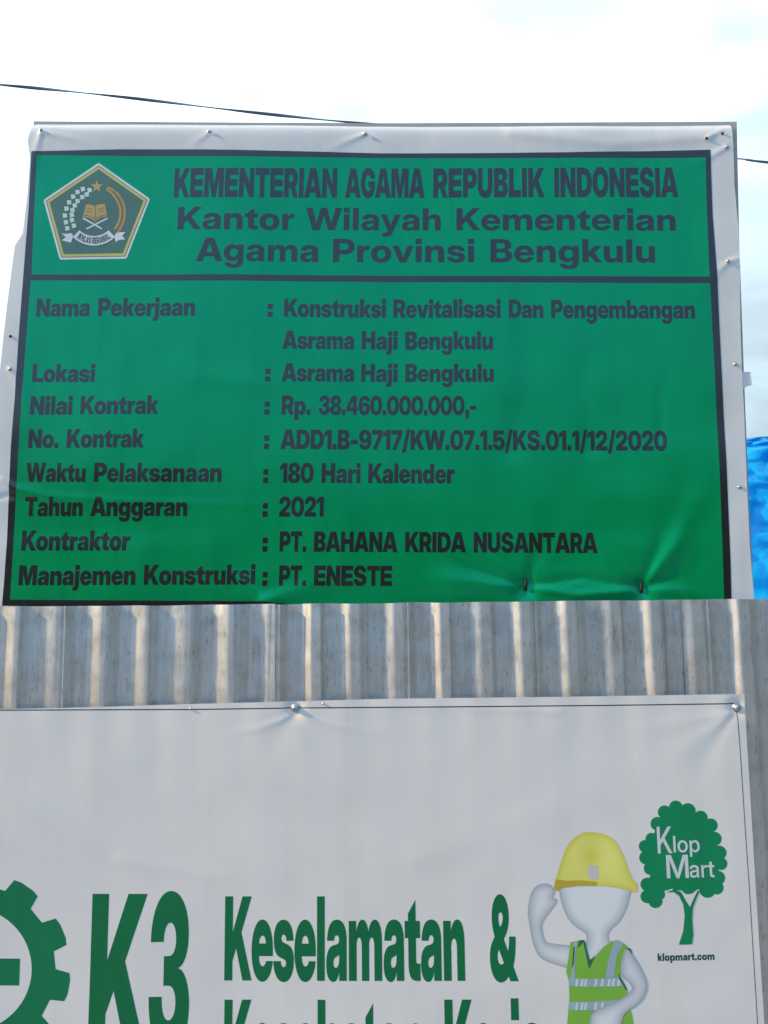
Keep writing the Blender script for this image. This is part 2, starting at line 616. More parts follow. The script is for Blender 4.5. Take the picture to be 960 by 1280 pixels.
def printed(name, cloth, groups, mat, parent, layer, step=3.6, ink=None):
    """one printed part; groups = list of contour sets, each triangulated by itself"""
    V, F, Nn, I = [], [], [], []
    k = 0
    for cs in groups:
        v, f = triangulate(cs, step)
        p, n = cloth.place(v[:, 0], v[:, 1], layer)
        V.append(p)
        Nn.append(n)
        # face the viewer (-y)
        a = v[f]
        area = (a[:, 1, 0] - a[:, 0, 0]) * (a[:, 2, 1] - a[:, 0, 1]) - (a[:, 2, 0] - a[:, 0, 0]) * (a[:, 1, 1] - a[:, 0, 1])
        f = np.where((area > 0)[:, None], f[:, ::-1], f)
        F.append(f + k)
        k += len(v)
        if ink:
            I.append(ink(v, cs))
    o = mesh_obj(name, np.concatenate(V), np.concatenate(F), mat, parent, True, np.concatenate(Nn))
    if ink:
        at = o.data.attributes.new('ink', 'FLOAT', 'POINT')
        at.data.foreach_set('value', np.concatenate(I).astype(np.float32))
    return o


def smooth_loop(pts, n=6):
    """closed Catmull-Rom curve through the points"""
    r = []
    m = len(pts)
    for i in range(m):
        p0, p1, p2, p3 = (np.array(pts[(i + k) % m], float) for k in (-1, 0, 1, 2))
        for j in range(n):
            t = j / n
            r.append(tuple(0.5 * (2 * p1 + (p2 - p0) * t + (2 * p0 - 5 * p1 + 4 * p2 - p3) * t * t
                                  + (3 * p1 - p0 - 3 * p2 + p3) * t ** 3)))
    return r


def circle(cx, cy, r, n=28, ry=None):
    ry = ry or r
    return [(cx + r * math.cos(2 * math.pi * i / n), cy + ry * math.sin(2 * math.pi * i / n)) for i in range(n)]


def orient(c, positive=True):
    a = sum(c[i][0] * c[(i + 1) % len(c)][1] - c[(i + 1) % len(c)][0] * c[i][1] for i in range(len(c)))
    return c if (a > 0) == positive else c[::-1]


# ---------------------------------------------------------------- lettering outlines
GLYPHS = {
  'black': {
    '&': (1392, '562,-24 402,-24q 170,90q 46,281q 46,396 46,480q 108,611q 223,719q 302,768 640,978 674,999q 712,1044q 728,1088q 728,1106 728,1141q 675,1196q 620,1196 586,1196q 537,1171q 510,1125q 510,1094 510,1051q 557,959q 642,856q 698,794 1420,0 1018,0 414,640 369,688q 262,825q 184,998q 184,1100 184,1214q 293,1401q 489,1512q 620,1512 745,1512q 926,1409q 1024,1238q 1024,1134 1024,1065q 978,938q 890,828q 826,782 518,564 483,539q 430,475q 430,424 430,382q 470,322q 542,290q 590,290 665,290q 814,362q 937,493q 1012,671q 1012,776 1330,776 1330,647q 1276,407q 1157,208q 1060,140 949,88 860,30q 656,-24q'),
    ',': (544, '100,400 500,400 500,40 340,-330 100,-330 220,0 100,0'),
    '-': (940, '819,720 819,418 121,418 121,720'),
    '.': (544, '78,397 466,397 466,-19 78,-19'),
    '/': (812, '816,1560 336,-224 -4,-224 476,1560'),
    '0': (1396, '698,-24 492,-24q 197,162q 40,506q 40,744 40,983q 197,1328q 492,1514q 698,1514 905,1514q 1199,1328q 1356,983q 1356,744 1356,506q 1199,161q 905,-24q / 698,296 781,296q 900,404q 964,605q 964,744 964,884q 900,1085q 781,1194q 698,1194 616,1194q 496,1085q 432,884q 432,744 432,605q 496,404q 616,296q'),
    '1': (846, '766,1490 766,0 366,0 366,1125 364,1125 32,922 32,1266 398,1490'),
    '2': (1291, '75,0 75,290 635,742 677,776q 767,853q 829,952q 829,1016 829,1069q 783,1149q 700,1194q 644,1194 584,1194q 492,1138q 441,1030q 441,952 60,952 60,1126q 202,1378q 464,1514q 645,1514 810,1514q 1068,1400q 1215,1187q 1215,1039 1215,928q 1130,754q 979,601q 880,520 639,324 639,322 1219,322 1219,0'),
    '3': (1306, '654,-24 441,-24q 175,128q 50,373q 50,512 440,512 440,442q 491,340q 586,286q 652,286 712,286q 803,328q 854,403q 854,451 854,501q 798,575q 696,616q 626,616 482,616 482,896 626,896 693,896q 788,933q 839,1002q 839,1050 839,1098q 792,1172q 711,1214q 658,1214 603,1214q 516,1168q 466,1086q 466,1032 78,1032 78,1169q 216,1387q 476,1514q 658,1514 823,1514q 1077,1408q 1220,1222q 1220,1100 1220,964q 1049,797q 922,782 922,779 1034,768q 1187,664q 1266,509q 1266,420 1266,293q 1112,92q 837,-24q'),
    '4': (1414, '64,288 64,602 671,1490 934,1490 934,1118 791,1118 439,596 439,594 1348,594 1348,288 / 792,0 792,384 792,522 792,1490 1182,1490 1182,0'),
    '5': (1270, '632,-24 460,-24q 201,97q 50,323q 40,480 425,480 425,423q 480,334q 575,282q 635,282 696,282q 788,337q 840,435q 840,500 840,566q 787,667q 695,724q 635,724 558,724q 451,656q 434,600 62,600 104,1490 1138,1490 1138,1166 468,1166 449,925 451,925 497,970q 633,1017q 715,1017 814,1017q 999,940q 1145,802q 1230,618q 1230,512 1230,356q 1082,114q 813,-24q'),
    '6': (1322, '686,-24 533,-24q 294,77q 127,271q 40,550q 40,728 40,909q 128,1199q 296,1405q 536,1514q 688,1514 853,1514q 1102,1391q 1250,1184q 1262,1056 880,1056 867,1127q 758,1210q 673,1210 586,1210q 473,1120q 418,954q 418,838 420,838 459,894q 559,966q 684,1000q 758,1000 910,1000q 1147,870q 1282,644q 1282,498 1282,342q 1129,107q 860,-24q / 682,288 743,288q 836,342q 890,437q 890,498 890,559q 836,654q 743,708q 682,708 637,708q 562,677q 507,621q 476,544q 476,498 476,437q 529,342q 623,288q'),
    '7': (1186, '142,0 726,1150 726,1152 40,1152 40,1490 1146,1490 1146,1166 558,0'),
    '8': (1314, '656,-24 470,-24q 193,82q 40,275q 40,404 40,507q 135,660q 312,756q 434,772 434,771 271,794q 86,966q 86,1106 86,1228q 229,1412q 486,1514q 656,1514 831,1514q 1087,1414q 1228,1231q 1228,1106 1228,966q 1044,795q 880,771 880,772 1002,756q 1179,660q 1274,507q 1274,404 1274,275q 1120,82q 843,-24q / 656,254 713,254q 803,301q 854,384q 854,436 854,489q 803,570q 714,616q 656,616 599,616q 511,570q 460,489q 460,436 460,383q 511,301q 599,254q / 656,907 710,907q 789,946q 832,1018q 832,1066 832,1115q 789,1186q 710,1225q 656,1225 603,1225q 525,1186q 482,1115q 482,1066 482,1018q 525,946q 603,907q'),
    '9': (1322, '634,-24 470,-24q 220,99q 73,307q 60,434 442,434 455,364q 564,280q 649,280 737,280q 849,370q 904,537q 904,652 902,652 863,596q 763,524q 639,490q 564,490 412,490q 175,620q 40,847q 40,992 40,1148q 193,1383q 462,1514q 636,1514 789,1514q 1028,1413q 1195,1219q 1282,940q 1282,762 1282,581q 1194,291q 1026,85q 786,-24q / 640,782 685,782q 760,813q 815,869q 846,946q 846,992 846,1053q 793,1148q 700,1202q 640,1202 580,1202q 486,1148q 432,1053q 432,992 432,931q 486,836q 580,782q'),
    ':': (544, '78,397 466,397 466,-19 78,-19 / 78,1024 466,1024 466,608 78,608'),
    'A': (1565, '0,0 500,1490 1060,1490 1565,0 1097,0 930,578 876,766q 774,1133q 726,1331 838,1331 788,1133q 684,766q 628,578 455,0 / 373,245 373,565 1193,565 1193,245'),
    'B': (1331, '80,0 80,1490 726,1490 896,1490q 1128,1394q 1246,1227q 1246,1118 1246,1032q 1174,893q 1045,802q 958,785 958,783 1054,780q 1207,687q 1296,527q 1296,422 1296,300q 1174,109q 944,0q 782,0 / 484,312 704,312 780,312q 870,392q 870,459 870,504q 829,570q 755,606q 704,606 484,606 / 484,900 679,900 725,900q 793,934q 830,997q 830,1039 830,1102q 748,1178q 679,1178 484,1178'),
    'D': (1456, '662,0 254,0 254,344 642,344 764,344q 920,431q 996,609q 996,744 996,881q 918,1059q 756,1146q 630,1146 248,1146 248,1490 656,1490 886,1490q 1228,1306q 1416,971q 1416,744 1416,518q 1230,184q 892,0q / 496,1490 496,0 80,0 80,1490'),
    'E': (1294, '80,0 80,1490 1234,1490 1234,1138 496,1138 496,914 1177,914 1177,574 496,574 496,352 1234,352 1234,0'),
    'G': (1516, '772,-24 550,-24q 221,164q 40,509q 40,744 40,993q 232,1337q 561,1514q 764,1514 900,1514q 1140,1438q 1325,1295q 1439,1098q 1449,976 1025,976 1017,1018q 979,1084q 918,1130q 835,1154q 781,1154 676,1154q 533,1059q 460,877q 460,744 460,612q 534,430q 680,336q 787,336 874,336q 993,388q 1054,481q 1054,543 1140,535 784,535 784,832 1460,832 1460,617 1460,423q 1288,135q 979,-24q'),
    'H': (1488, '80,0 80,1490 496,1490 496,933 992,933 992,1490 1408,1490 1408,0 992,0 992,581 496,581 496,0'),
    'I': (576, '496,1490 496,0 80,0 80,1490'),
    'K': (1493, '387,213 387,718 437,783q 538,913q 638,1042q 688,1107 984,1490 1465,1490 842,723 804,723 / 80,0 80,1490 496,1490 496,1170 496,741 496,544 496,0 / 1017,0 658,599 906,911 1493,0'),
    'L': (1178, '80,0 80,1490 496,1490 496,352 1138,352 1138,0'),
    'M': (1894, '80,0 80,1490 702,1490 836,1024 853,964q 899,791q 948,601q 989,428q 1002,368 895,368 908,428q 949,601q 997,791q 1042,964q 1059,1024 1191,1490 1814,1490 1814,0 1406,0 1406,576 1406,627q 1411,789q 1417,981q 1422,1178q 1422,1264 1469,1264 1448,1178q 1398,983q 1349,792q 1305,630q 1289,576 1116,0 780,0 604,576 588,630q 542,792q 492,983q 441,1178q 419,1264 472,1264 472,1178q 477,981q 483,789q 488,627q 488,576 488,0'),
    'N': (1512, '80,0 80,1490 504,1490 867,905 891,867q 964,736q 1045,586q 1080,520 1030,404 1025,485q 1019,692q 1016,885q 1016,944 1016,1490 1432,1490 1432,0 1008,0 669,544 639,593q 550,746q 449,934q 398,1032 480,1056 488,951q 495,749q 496,589q 496,544 496,0'),
    'O': (1528, '764,-24 561,-24q 232,154q 40,497q 40,744 40,993q 232,1337q 561,1514q 764,1514 967,1514q 1295,1337q 1488,993q 1488,744 1488,496q 1295,153q 967,-24q / 764,336 862,336q 998,433q 1068,616q 1068,744 1068,873q 998,1057q 862,1154q 764,1154 667,1154q 531,1057q 460,873q 460,744 460,616q 531,433q 667,336q'),
    'P': (1327, '80,0 80,1490 713,1490 891,1490q 1151,1363q 1292,1130q 1292,970 1292,811q 1151,577q 891,450q 713,450 319,450 319,792 682,792 745,792q 836,836q 886,916q 886,970 886,1025q 836,1104q 745,1148q 682,1148 496,1148 496,0'),
    'R': (1363, '80,0 80,1490 713,1490 891,1490q 1151,1363q 1292,1130q 1292,970 1292,815q 1145,589q 876,466q 691,466 336,466 336,788 682,788 745,788q 836,834q 886,916q 886,970 886,1025q 836,1106q 745,1152q 682,1152 496,1152 496,0 / 905,0 581,676 1006,676 1338,0'),
    'S': (1403, '704,-24 498,-24q 212,96q 64,329q 64,496 457,496 460,436q 523,350q 634,304q 709,304 775,304q 873,337q 928,396q 928,435 928,471q 876,525q 768,565q 684,581 536,609 320,650q 92,872q 92,1038 92,1180q 246,1394q 520,1514q 701,1514 887,1514q 1155,1396q 1303,1174q 1308,1018 926,1018 919,1096q 802,1186q 709,1186 651,1186q 561,1153q 510,1096q 510,1058 510,1022q 556,972q 655,935q 732,921 852,899 980,875q 1165,801q 1283,695q 1339,555q 1339,466 1339,310q 1190,91q 906,-24q'),
    'T': (1344, '40,1138 40,1490 1304,1490 1304,1138 880,1138 880,0 464,0 464,1138'),
    'U': (1444, '722,-24 527,-24q 239,113q 80,362q 80,530 80,1490 484,1490 484,564 484,495q 546,388q 653,326q 722,326 792,326q 899,387q 960,494q 960,564 960,1490 1364,1490 1364,530 1364,362q 1205,113q 917,-24q'),
    'W': (2124, '395,0 0,1490 452,1490 571,912 594,803q 634,584q 673,366q 691,256 595,256 616,366q 658,584q 703,803q 728,912 860,1490 1264,1490 1396,912 1421,803q 1466,584q 1508,366q 1529,256 1432,256 1451,366q 1489,584q 1530,803q 1552,912 1672,1490 2124,1490 1729,0 1272,0 1103,688 1084,768q 1039,1000q 1001,1168 1123,1168 1085,1000q 1041,768q 1021,688 852,0'),
    'a': (1194, '410,-19 304,-19q 142,49q 50,187q 50,292 50,381q 112,504q 223,583q 371,624q 456,630 549,636q 662,657q 712,693q 712,722 712,726 712,749q 682,783q 629,802q 592,802 553,802q 496,780q 464,737q 460,706 94,706 103,826q 223,993q 446,1080q 608,1080 730,1080q 917,1031q 1044,935q 1108,796q 1108,706 1108,0 718,0 718,148 714,148 679,85q 589,12q 478,-19q / 540,230 583,230q 664,263q 716,327q 716,374 716,458 701,453q 668,443q 630,434q 584,425q 556,420 515,413q 456,385q 424,343q 424,316 424,289q 454,250q 506,230q'),
    'b': (1280, '778,-24 708,-24q 592,18q 507,102q 483,164 482,164 482,0 86,0 86,1490 486,1490 486,918 487,918 521,974q 605,1045q 714,1080q 782,1080 915,1080q 1118,940q 1234,692q 1234,530 1234,362q 1121,113q 917,-24q / 659,290 714,290q 790,349q 830,457q 830,530 830,603q 790,709q 714,768q 659,768 605,768q 520,709q 472,603q 472,530 472,457q 520,349q 605,290q'),
    'c': (1194, '610,-24 441,-24q 187,114q 46,363q 46,528 46,693q 187,942q 441,1080q 610,1080 726,1080q 921,1013q 1064,890q 1146,721q 1150,618 768,618 765,653q 742,709q 703,749q 650,770q 618,770 565,770q 490,712q 450,604q 450,528 450,453q 490,344q 566,286q 618,286 650,286q 703,308q 742,348q 765,406q 768,442 1150,442 1150,339q 1071,169q 927,44q 729,-24q'),
    'd': (1280, '502,-24 364,-24q 159,113q 46,362q 46,530 46,692q 162,940q 366,1080q 498,1080 567,1080q 675,1045q 760,974q 793,918 794,918 794,1490 1194,1490 1194,0 798,0 798,164 797,164 773,102q 688,18q 572,-24q / 621,290 676,290q 760,349q 808,457q 808,530 808,603q 760,709q 676,768q 621,768 567,768q 490,709q 450,603q 450,530 450,457q 490,349q 567,290q'),
    'e': (1194, '607,-24 443,-24q 189,117q 46,367q 46,528 46,690q 188,939q 437,1080q 599,1080 721,1080q 923,1001q 1071,856q 1152,658q 1152,539 1152,432 164,432 164,656 970,656 786,617 786,673q 744,752q 666,794q 610,794 555,794q 476,752q 434,673q 434,617 434,440 434,382q 479,298q 564,254q 623,254 666,254q 735,276q 783,317q 794,345 1148,345 1129,237q 977,71q 746,-24q'),
    'g': (1280, '632,-432 456,-432q 232,-336q 115,-173q 98,-72 476,-72 483,-97q 524,-136q 589,-158q 632,-158 715,-158q 797,-64q 797,32 797,195 796,195 772,133q 686,53q 571,16q 502,16 364,16q 159,152q 46,390q 46,542 46,698q 162,941q 366,1080q 498,1080 567,1080q 677,1041q 764,967q 795,914 796,914 796,1056 1194,1056 1194,76 1194,-101q 1062,-325q 811,-432q / 621,322 676,322q 760,378q 808,481q 808,550 808,619q 760,721q 676,776q 621,776 567,776q 490,721q 450,619q 450,550 450,481q 490,378q 567,322q'),
    'h': (1266, '486,560 486,0 86,0 86,1490 486,1490 486,765 429,765 478,903q 664,1080q 824,1080 942,1080q 1100,979q 1180,793q 1180,666 1180,0 780,0 780,576 780,656q 704,742q 633,742 586,742q 520,702q 486,621q'),
    'i': (572, '86,0 86,1056 486,1056 486,0 / 86,1510 484,1510 484,1126 86,1126'),
    'j': (574, '88,1056 488,1056 488,-38 488,-165q 395,-334q 209,-418q 68,-418 -86,-418 -86,-114 -12,-114 41,-114q 88,-61q 88,0 / 88,1510 486,1510 486,1126 88,1126'),
    'k': (1202, '444,240 444,712 490,712 758,1056 1210,1056 762,498 650,498 / 86,0 86,1490 486,1490 486,0 / 768,0 516,410 774,690 1222,0'),
    'l': (572, '486,1490 486,0 86,0 86,1490'),
    'm': (1888, '86,0 86,1056 470,1056 470,800 455,800 480,897q 582,1021q 720,1080q 796,1080 914,1080q 1097,942q 1114,800 1086,800 1103,894q 1209,1018q 1360,1080q 1444,1080 1550,1080q 1711,988q 1802,820q 1802,706 1802,0 1402,0 1402,606 1402,678q 1328,762q 1266,762 1226,762q 1167,724q 1134,654q 1134,606 1134,0 754,0 754,606 754,678q 681,762q 619,762 579,762q 519,724q 486,654q 486,606 486,0'),
    'n': (1266, '486,560 486,0 86,0 86,1056 481,1056 481,765 429,765 478,903q 664,1080q 824,1080 942,1080q 1100,979q 1180,793q 1180,666 1180,0 780,0 780,576 780,656q 704,742q 633,742 586,742q 520,702q 486,621q'),
    'o': (1244, '622,-24 451,-24q 191,111q 46,359q 46,528 46,697q 191,944q 451,1080q 622,1080 794,1080q 1053,944q 1198,697q 1198,528 1198,359q 1053,111q 794,-24q / 622,288 670,288q 748,342q 794,449q 794,528 794,608q 748,714q 670,768q 622,768 575,768q 496,714q 450,608q 450,528 450,449q 496,342q 575,288q'),
    'p': (1280, '86,-418 86,1056 482,1056 482,924 487,924 518,976q 603,1045q 714,1080q 782,1080 915,1080q 1118,940q 1234,692q 1234,530 1234,362q 1121,113q 917,-24q 778,-24 708,-24q 596,18q 514,98q 490,156 486,156 486,-418 / 659,290 714,290q 790,349q 830,457q 830,530 830,603q 790,709q 714,768q 659,768 605,768q 520,709q 472,603q 472,530 472,457q 520,349q 605,290q'),
    'r': (852, '86,0 86,1056 474,1056 474,864 476,864 505,971q 627,1056q 736,1056 765,1056q 812,1056q 836,1056 836,736 815,736q 728,736q 690,736 628,736q 536,680q 486,577q 486,506 486,0'),
    's': (1144, '584,-27 427,-27q 188,66q 47,234q 36,345 430,345 437,298q 514,239q 578,239 637,239q 702,276q 702,307 702,333q 644,367q 584,377 386,409 227,435q 60,595q 60,723 60,832q 179,991q 404,1077q 562,1077 722,1077q 951,986q 1077,820q 1080,705 716,705 715,751q 636,813q 578,813 520,813q 458,774q 458,745 458,720q 509,685q 556,677 782,639 949,611q 1108,472q 1108,353 1108,241q 978,70q 742,-27q'),
    't': (856, '816,1056 816,752 20,752 20,1056 / 198,1180 598,1430 598,386 598,339q 635,304q 690,304 717,304q 800,304q 816,304 816,0 789,0q 664,0q 596,0 388,0q 198,151q 198,316'),
    'u': (1266, '442,-24 325,-24q 166,77q 86,263q 86,390 86,1056 486,1056 486,480 486,401q 563,314q 633,314 680,314q 746,354q 780,435q 780,496 780,1056 1180,1056 1180,0 785,0 785,291 837,291 788,153q 603,-24q'),
    'v': (1208, '374,0 -4,1056 412,1056 541,608 572,500q 629,284q 657,176 562,176 589,284q 644,500q 674,608 800,1056 1212,1056 834,0'),
  },
  'bold': {
    'A': (1491, '7,0 523,1490 966,1490 1484,0 1107,0 892,683 845,838q 751,1160q 700,1354 792,1354 739,1160q 644,838q 596,683 374,0 / 350,302 350,569 1141,569 1141,302'),
    'B': (1323, '102,0 102,1490 713,1490 876,1490q 1103,1394q 1220,1223q 1220,1110 1220,1024q 1152,890q 1030,801q 947,781 947,779 1039,772q 1187,682q 1273,526q 1273,421 1273,297q 1153,107q 921,0q 753,0 / 433,262 701,262 807,262q 927,358q 927,443 927,501q 874,584q 774,630q 704,630 433,630 / 433,879 684,879 745,879q 834,922q 882,1000q 882,1053 882,1133q 776,1228q 684,1228 433,1228'),
    'K': (1429, '349,283 349,700 399,762q 501,887q 603,1011q 654,1073 1001,1490 1402,1490 775,752 747,752 / 102,0 102,1490 441,1490 441,1105 441,713 441,552 441,0 / 1031,0 611,653 814,910 1421,0'),
    'P': (1303, '102,0 102,1490 703,1490 874,1490q 1123,1369q 1258,1145q 1258,992 1258,840q 1121,616q 871,494q 700,494 292,494 292,777 680,777 756,777q 867,829q 927,926q 927,992 927,1059q 867,1155q 756,1208q 680,1208 441,1208 441,0'),
    'W': (2065, '405,0 7,1490 370,1490 529,797 551,700q 589,505q 625,312q 642,214 571,214 590,312q 628,505q 670,700q 693,797 863,1490 1202,1490 1371,797 1394,700q 1436,505q 1475,312q 1494,214 1421,214 1439,312q 1475,505q 1514,700q 1535,797 1694,1490 2058,1490 1659,0 1283,0 1084,777 1062,864q 1017,1085q 985,1231 1079,1231 1047,1085q 1003,864q 981,777 782,0'),
    'a': (1150, '422,-18 317,-18q 153,51q 60,191q 60,296 60,386q 125,506q 238,580q 387,619q 470,626 566,635q 680,653q 730,688q 730,721 730,727 730,761q 692,813q 621,843q 572,843 522,843q 447,812q 403,755q 399,717 97,717 104,830q 221,991q 433,1079q 583,1079 695,1079q 870,1029q 990,935q 1051,799q 1051,713 1051,0 734,0 734,149 730,149 700,94q 615,20q 500,-18q / 518,199 581,199q 678,246q 732,328q 732,383 732,482 719,476q 679,464q 629,453q 569,442q 535,437 487,430q 412,398q 368,347q 368,309 368,275q 406,225q 473,199q'),
    'e': (1163, '592,-24 431,-24q 189,117q 55,367q 55,527 55,689q 190,938q 428,1080q 583,1080 701,1080q 895,1001q 1036,855q 1112,655q 1112,535 1112,447 163,447 163,646 959,646 811,603 811,676q 757,781q 659,838q 590,838 523,838q 424,781q 370,676q 370,603 370,460 370,386q 425,274q 530,213q 603,213 656,213q 740,244q 797,299q 810,335 1103,335 1084,230q 941,68q 723,-24q'),
    'g': (1240, '611,-432 454,-432q 241,-344q 122,-187q 107,-85 418,-85 427,-121q 480,-171q 560,-199q 611,-199 712,-199q 819,-87q 819,22 819,184 818,184 789,122q 698,42q 581,4q 511,4 374,4q 168,141q 55,382q 55,537 55,696q 170,940q 375,1079q 508,1079 577,1079q 692,1040q 785,963q 818,906 819,906 819,1056 1141,1056 1141,51 1141,-119q 1010,-332q 772,-432q / 600,260 669,260q 772,330q 830,457q 830,543 830,629q 772,755q 669,825q 600,825 534,825q 436,758q 382,632q 382,543 382,454q 436,327q 534,260q'),
    'h': (1218, '424,579 424,0 99,0 99,1490 424,1490 424,776 368,776 418,916q 604,1079q 752,1079 867,1079q 1031,980q 1119,794q 1119,663 1119,0 794,0 794,598 794,697q 700,800q 614,800 557,800q 471,753q 424,655q'),
    'i': (523, '99,0 99,1056 424,1056 424,0 / 94,1505 428,1505 428,1171 94,1171'),
    'k': (1149, '392,286 392,669 427,669 768,1056 1144,1056 674,517 594,517 / 99,0 99,1490 424,1490 424,0 / 787,0 477,445 690,672 1163,0'),
    'l': (523, '424,1490 424,0 99,0 99,1490'),
    'm': (1832, '99,0 99,1056 412,1056 412,813 395,813 422,904q 523,1021q 659,1079q 733,1079 853,1079q 1033,940q 1051,813 1021,813 1040,898q 1143,1016q 1292,1079q 1377,1079 1480,1079q 1641,989q 1733,821q 1733,701 1733,0 1409,0 1409,634 1409,723q 1314,814q 1242,814 1190,814q 1114,767q 1072,684q 1072,628 1072,0 761,0 761,640 761,720q 670,814q 596,814 548,814q 469,768q 424,681q 424,618 424,0'),
    'n': (1218, '424,579 424,0 99,0 99,1056 419,1056 419,776 368,776 418,916q 604,1079q 752,1079 867,1079q 1031,980q 1119,794q 1119,663 1119,0 794,0 794,598 794,697q 700,800q 614,800 557,800q 471,753q 424,655q'),
    'o': (1205, '602,-24 440,-24q 192,113q 55,361q 55,527 55,694q 192,942q 440,1080q 602,1080 766,1080q 1012,942q 1150,694q 1150,527 1150,361q 1012,113q 766,-24q / 602,236 667,236q 766,305q 822,435q 822,527 822,621q 766,751q 667,820q 602,820 538,820q 438,751q 382,621q 382,527 382,435q 438,305q 538,236q'),
    'r': (789, '99,0 99,1056 413,1056 413,873 416,873 445,971q 568,1061q 674,1061 701,1061q 745,1060q 764,1059 764,788 747,789q 670,792q 632,792 572,792q 477,737q 424,630q 424,553 424,0'),
    's': (1088, '554,-26 412,-26q 191,61q 59,223q 49,335 369,335 377,273q 470,201q 549,201 625,201q 710,256q 710,299 710,337q 642,383q 579,395 390,430 235,459q 73,615q 73,739 73,842q 185,994q 393,1078q 536,1078 680,1078q 891,990q 1009,828q 1012,716 713,716 712,775q 619,853q 547,853 476,853q 396,796q 396,754 396,717q 459,670q 516,659 724,620 886,589q 1039,449q 1039,332 1039,224q 917,63q 698,-26q'),
    't': (784, '741,1056 741,804 18,804 18,1056 / 200,1160 524,1410 524,343 524,292q 566,252q 624,252 650,252q 723,252q 741,252 741,0 714,0q 610,0q 556,0 371,0q 200,141q 200,290'),
    'u': (1218, '466,-23 352,-23q 187,76q 99,262q 99,393 99,1056 424,1056 424,458 424,360q 519,256q 604,256 661,256q 747,303q 794,401q 794,477 794,1056 1119,1056 1119,0 799,0 799,280 850,280 800,140q 615,-23q'),
    'v': (1156, '395,0 7,1056 347,1056 509,556 539,458q 594,263q 621,166 544,166 571,263q 624,458q 654,556 812,1056 1148,1056 761,0'),
    'y': (1156, '129,-418 129,-165 271,-165 307,-165q 350,-144q 378,-96q 391,-57 413,3 7,1056 347,1056 511,556 542,459q 598,263q 625,166 533,166 559,263q 615,459q 646,556 812,1056 1148,1056 689,-154 654,-247q 560,-363q 432,-418q 346,-418 293,-418q 182,-418q'),
  },
  'semi': {
    'K': (1355, '304,365 304,678 355,738q 458,856q 562,974q 614,1034 1021,1490 1329,1490 697,786 679,786 / 128,0 128,1490 376,1490 376,1028 376,680 376,560 376,0 / 1048,0 555,717 706,908 1337,0'),
    'M': (1796, '128,0 128,1490 482,1490 790,671 804,631q 843,514q 884,387q 920,272q 931,234 871,234 882,272q 917,387q 958,514q 996,631q 1010,671 1313,1490 1667,1490 1667,0 1424,0 1424,781 1424,830q 1426,955q 1430,1093q 1433,1234q 1434,1298 1465,1298 1442,1224q 1393,1073q 1348,936q 1310,822q 1295,781 999,0 797,0 499,781 484,822q 444,936q 399,1073q 348,1224q 323,1298 362,1298 364,1234q 367,1093q 370,955q 373,830q 373,781 373,0'),
    'a': (1099, '437,-17 332,-17q 167,54q 71,196q 71,301 71,391q 140,508q 256,577q 407,613q 487,621 586,633q 701,649q 750,682q 750,719 750,727 750,775q 703,849q 613,890q 549,890 486,890q 389,849q 332,777q 328,730 100,730 106,834q 219,989q 418,1077q 554,1077 655,1077q 814,1027q 926,934q 984,803q 984,722 984,0 752,0 752,149 748,149 725,104q 646,28q 525,-17q / 492,163 578,163q 694,226q 752,330q 752,393 752,511 740,503q 693,489q 627,475q 551,463q 510,457 455,449q 361,413q 303,351q 303,300 303,258q 349,196q 434,163q'),
    'l': (465, '351,1490 351,0 114,0 114,1490'),
    'o': (1159, '579,-24 426,-24q 194,115q 65,363q 65,527 65,691q 194,940q 426,1080q 579,1080 733,1080q 965,940q 1094,691q 1094,527 1094,363q 965,115q 733,-24q / 579,175 664,175q 788,261q 855,419q 855,527 855,636q 788,794q 664,881q 579,881 495,881q 371,794q 303,636q 303,527 303,418q 371,261q 495,175q'),
    'p': (1193, '114,-418 114,1056 347,1056 347,907 350,907 383,964q 481,1039q 604,1077q 672,1077 809,1077q 1014,939q 1129,691q 1129,529 1129,365q 1015,117q 809,-21q 671,-21 603,-21q 483,19q 387,99q 353,159 351,159 351,-418 / 618,178 700,178q 821,259q 890,416q 890,529 890,642q 821,798q 700,879q 618,879 533,879q 406,792q 337,635q 337,529 337,423q 406,265q 533,178q'),
    'r': (715, '114,0 114,1056 342,1056 342,883 345,883 374,972q 499,1067q 601,1067 625,1067q 667,1065q 681,1063 681,850 668,852q 602,858q 565,858 506,858q 408,804q 351,693q 351,609 351,0'),
    't': (700, '653,1056 653,865 16,865 16,1056 / 202,1344 438,1344 438,293 438,236q 485,191q 547,191 571,191q 633,191q 653,191 653,0 627,0q 547,0q 508,0 352,0q 202,128q 202,260'),
  },
}


_cache = {}


def glyph(face, ch):
    """advance and flattened outlines (font units, y up)"""
    if (face, ch) in _cache:
        return _cache[face, ch]
    if ch == ' ':
        return 560, []
    adv, s = GLYPHS[face][ch]
    cs = []
    for part in s.split(' / '):
        pts = []
        for tok in part.split():
            on = not tok.endswith('q')
            x, y = tok.rstrip('q').split(',')
            pts.append((float(x), float(y), on))
        e = []
        for i, a in enumerate(pts):
            b = pts[(i + 1) % len(pts)]
            e.append(a)
            if not a[2] and not b[2]:
                e.append(((a[0] + b[0]) / 2, (a[1] + b[1]) / 2, True))
        k = next(i for i, a in enumerate(e) if a[2])
        e = e[k:] + e[:k]
        o = []
        i = 0
        while i < len(e):
            p0 = e[i]
            o.append(p0[:2])
            b = e[(i + 1) % len(e)]
            if not b[2]:
                p2 = e[(i + 2) % len(e)]
                for t in (0.25, 0.5, 0.75):
                    o.append(tuple((1 - t) ** 2 * p0[q] + 2 * t * (1 - t) * b[q] + t * t * p2[q] for q in (0, 1)))
                i += 2
            else:
                i += 1
        cs.append(o)
    _cache[face, ch] = (adv, cs)
    return adv, cs


CAP = 1490.0


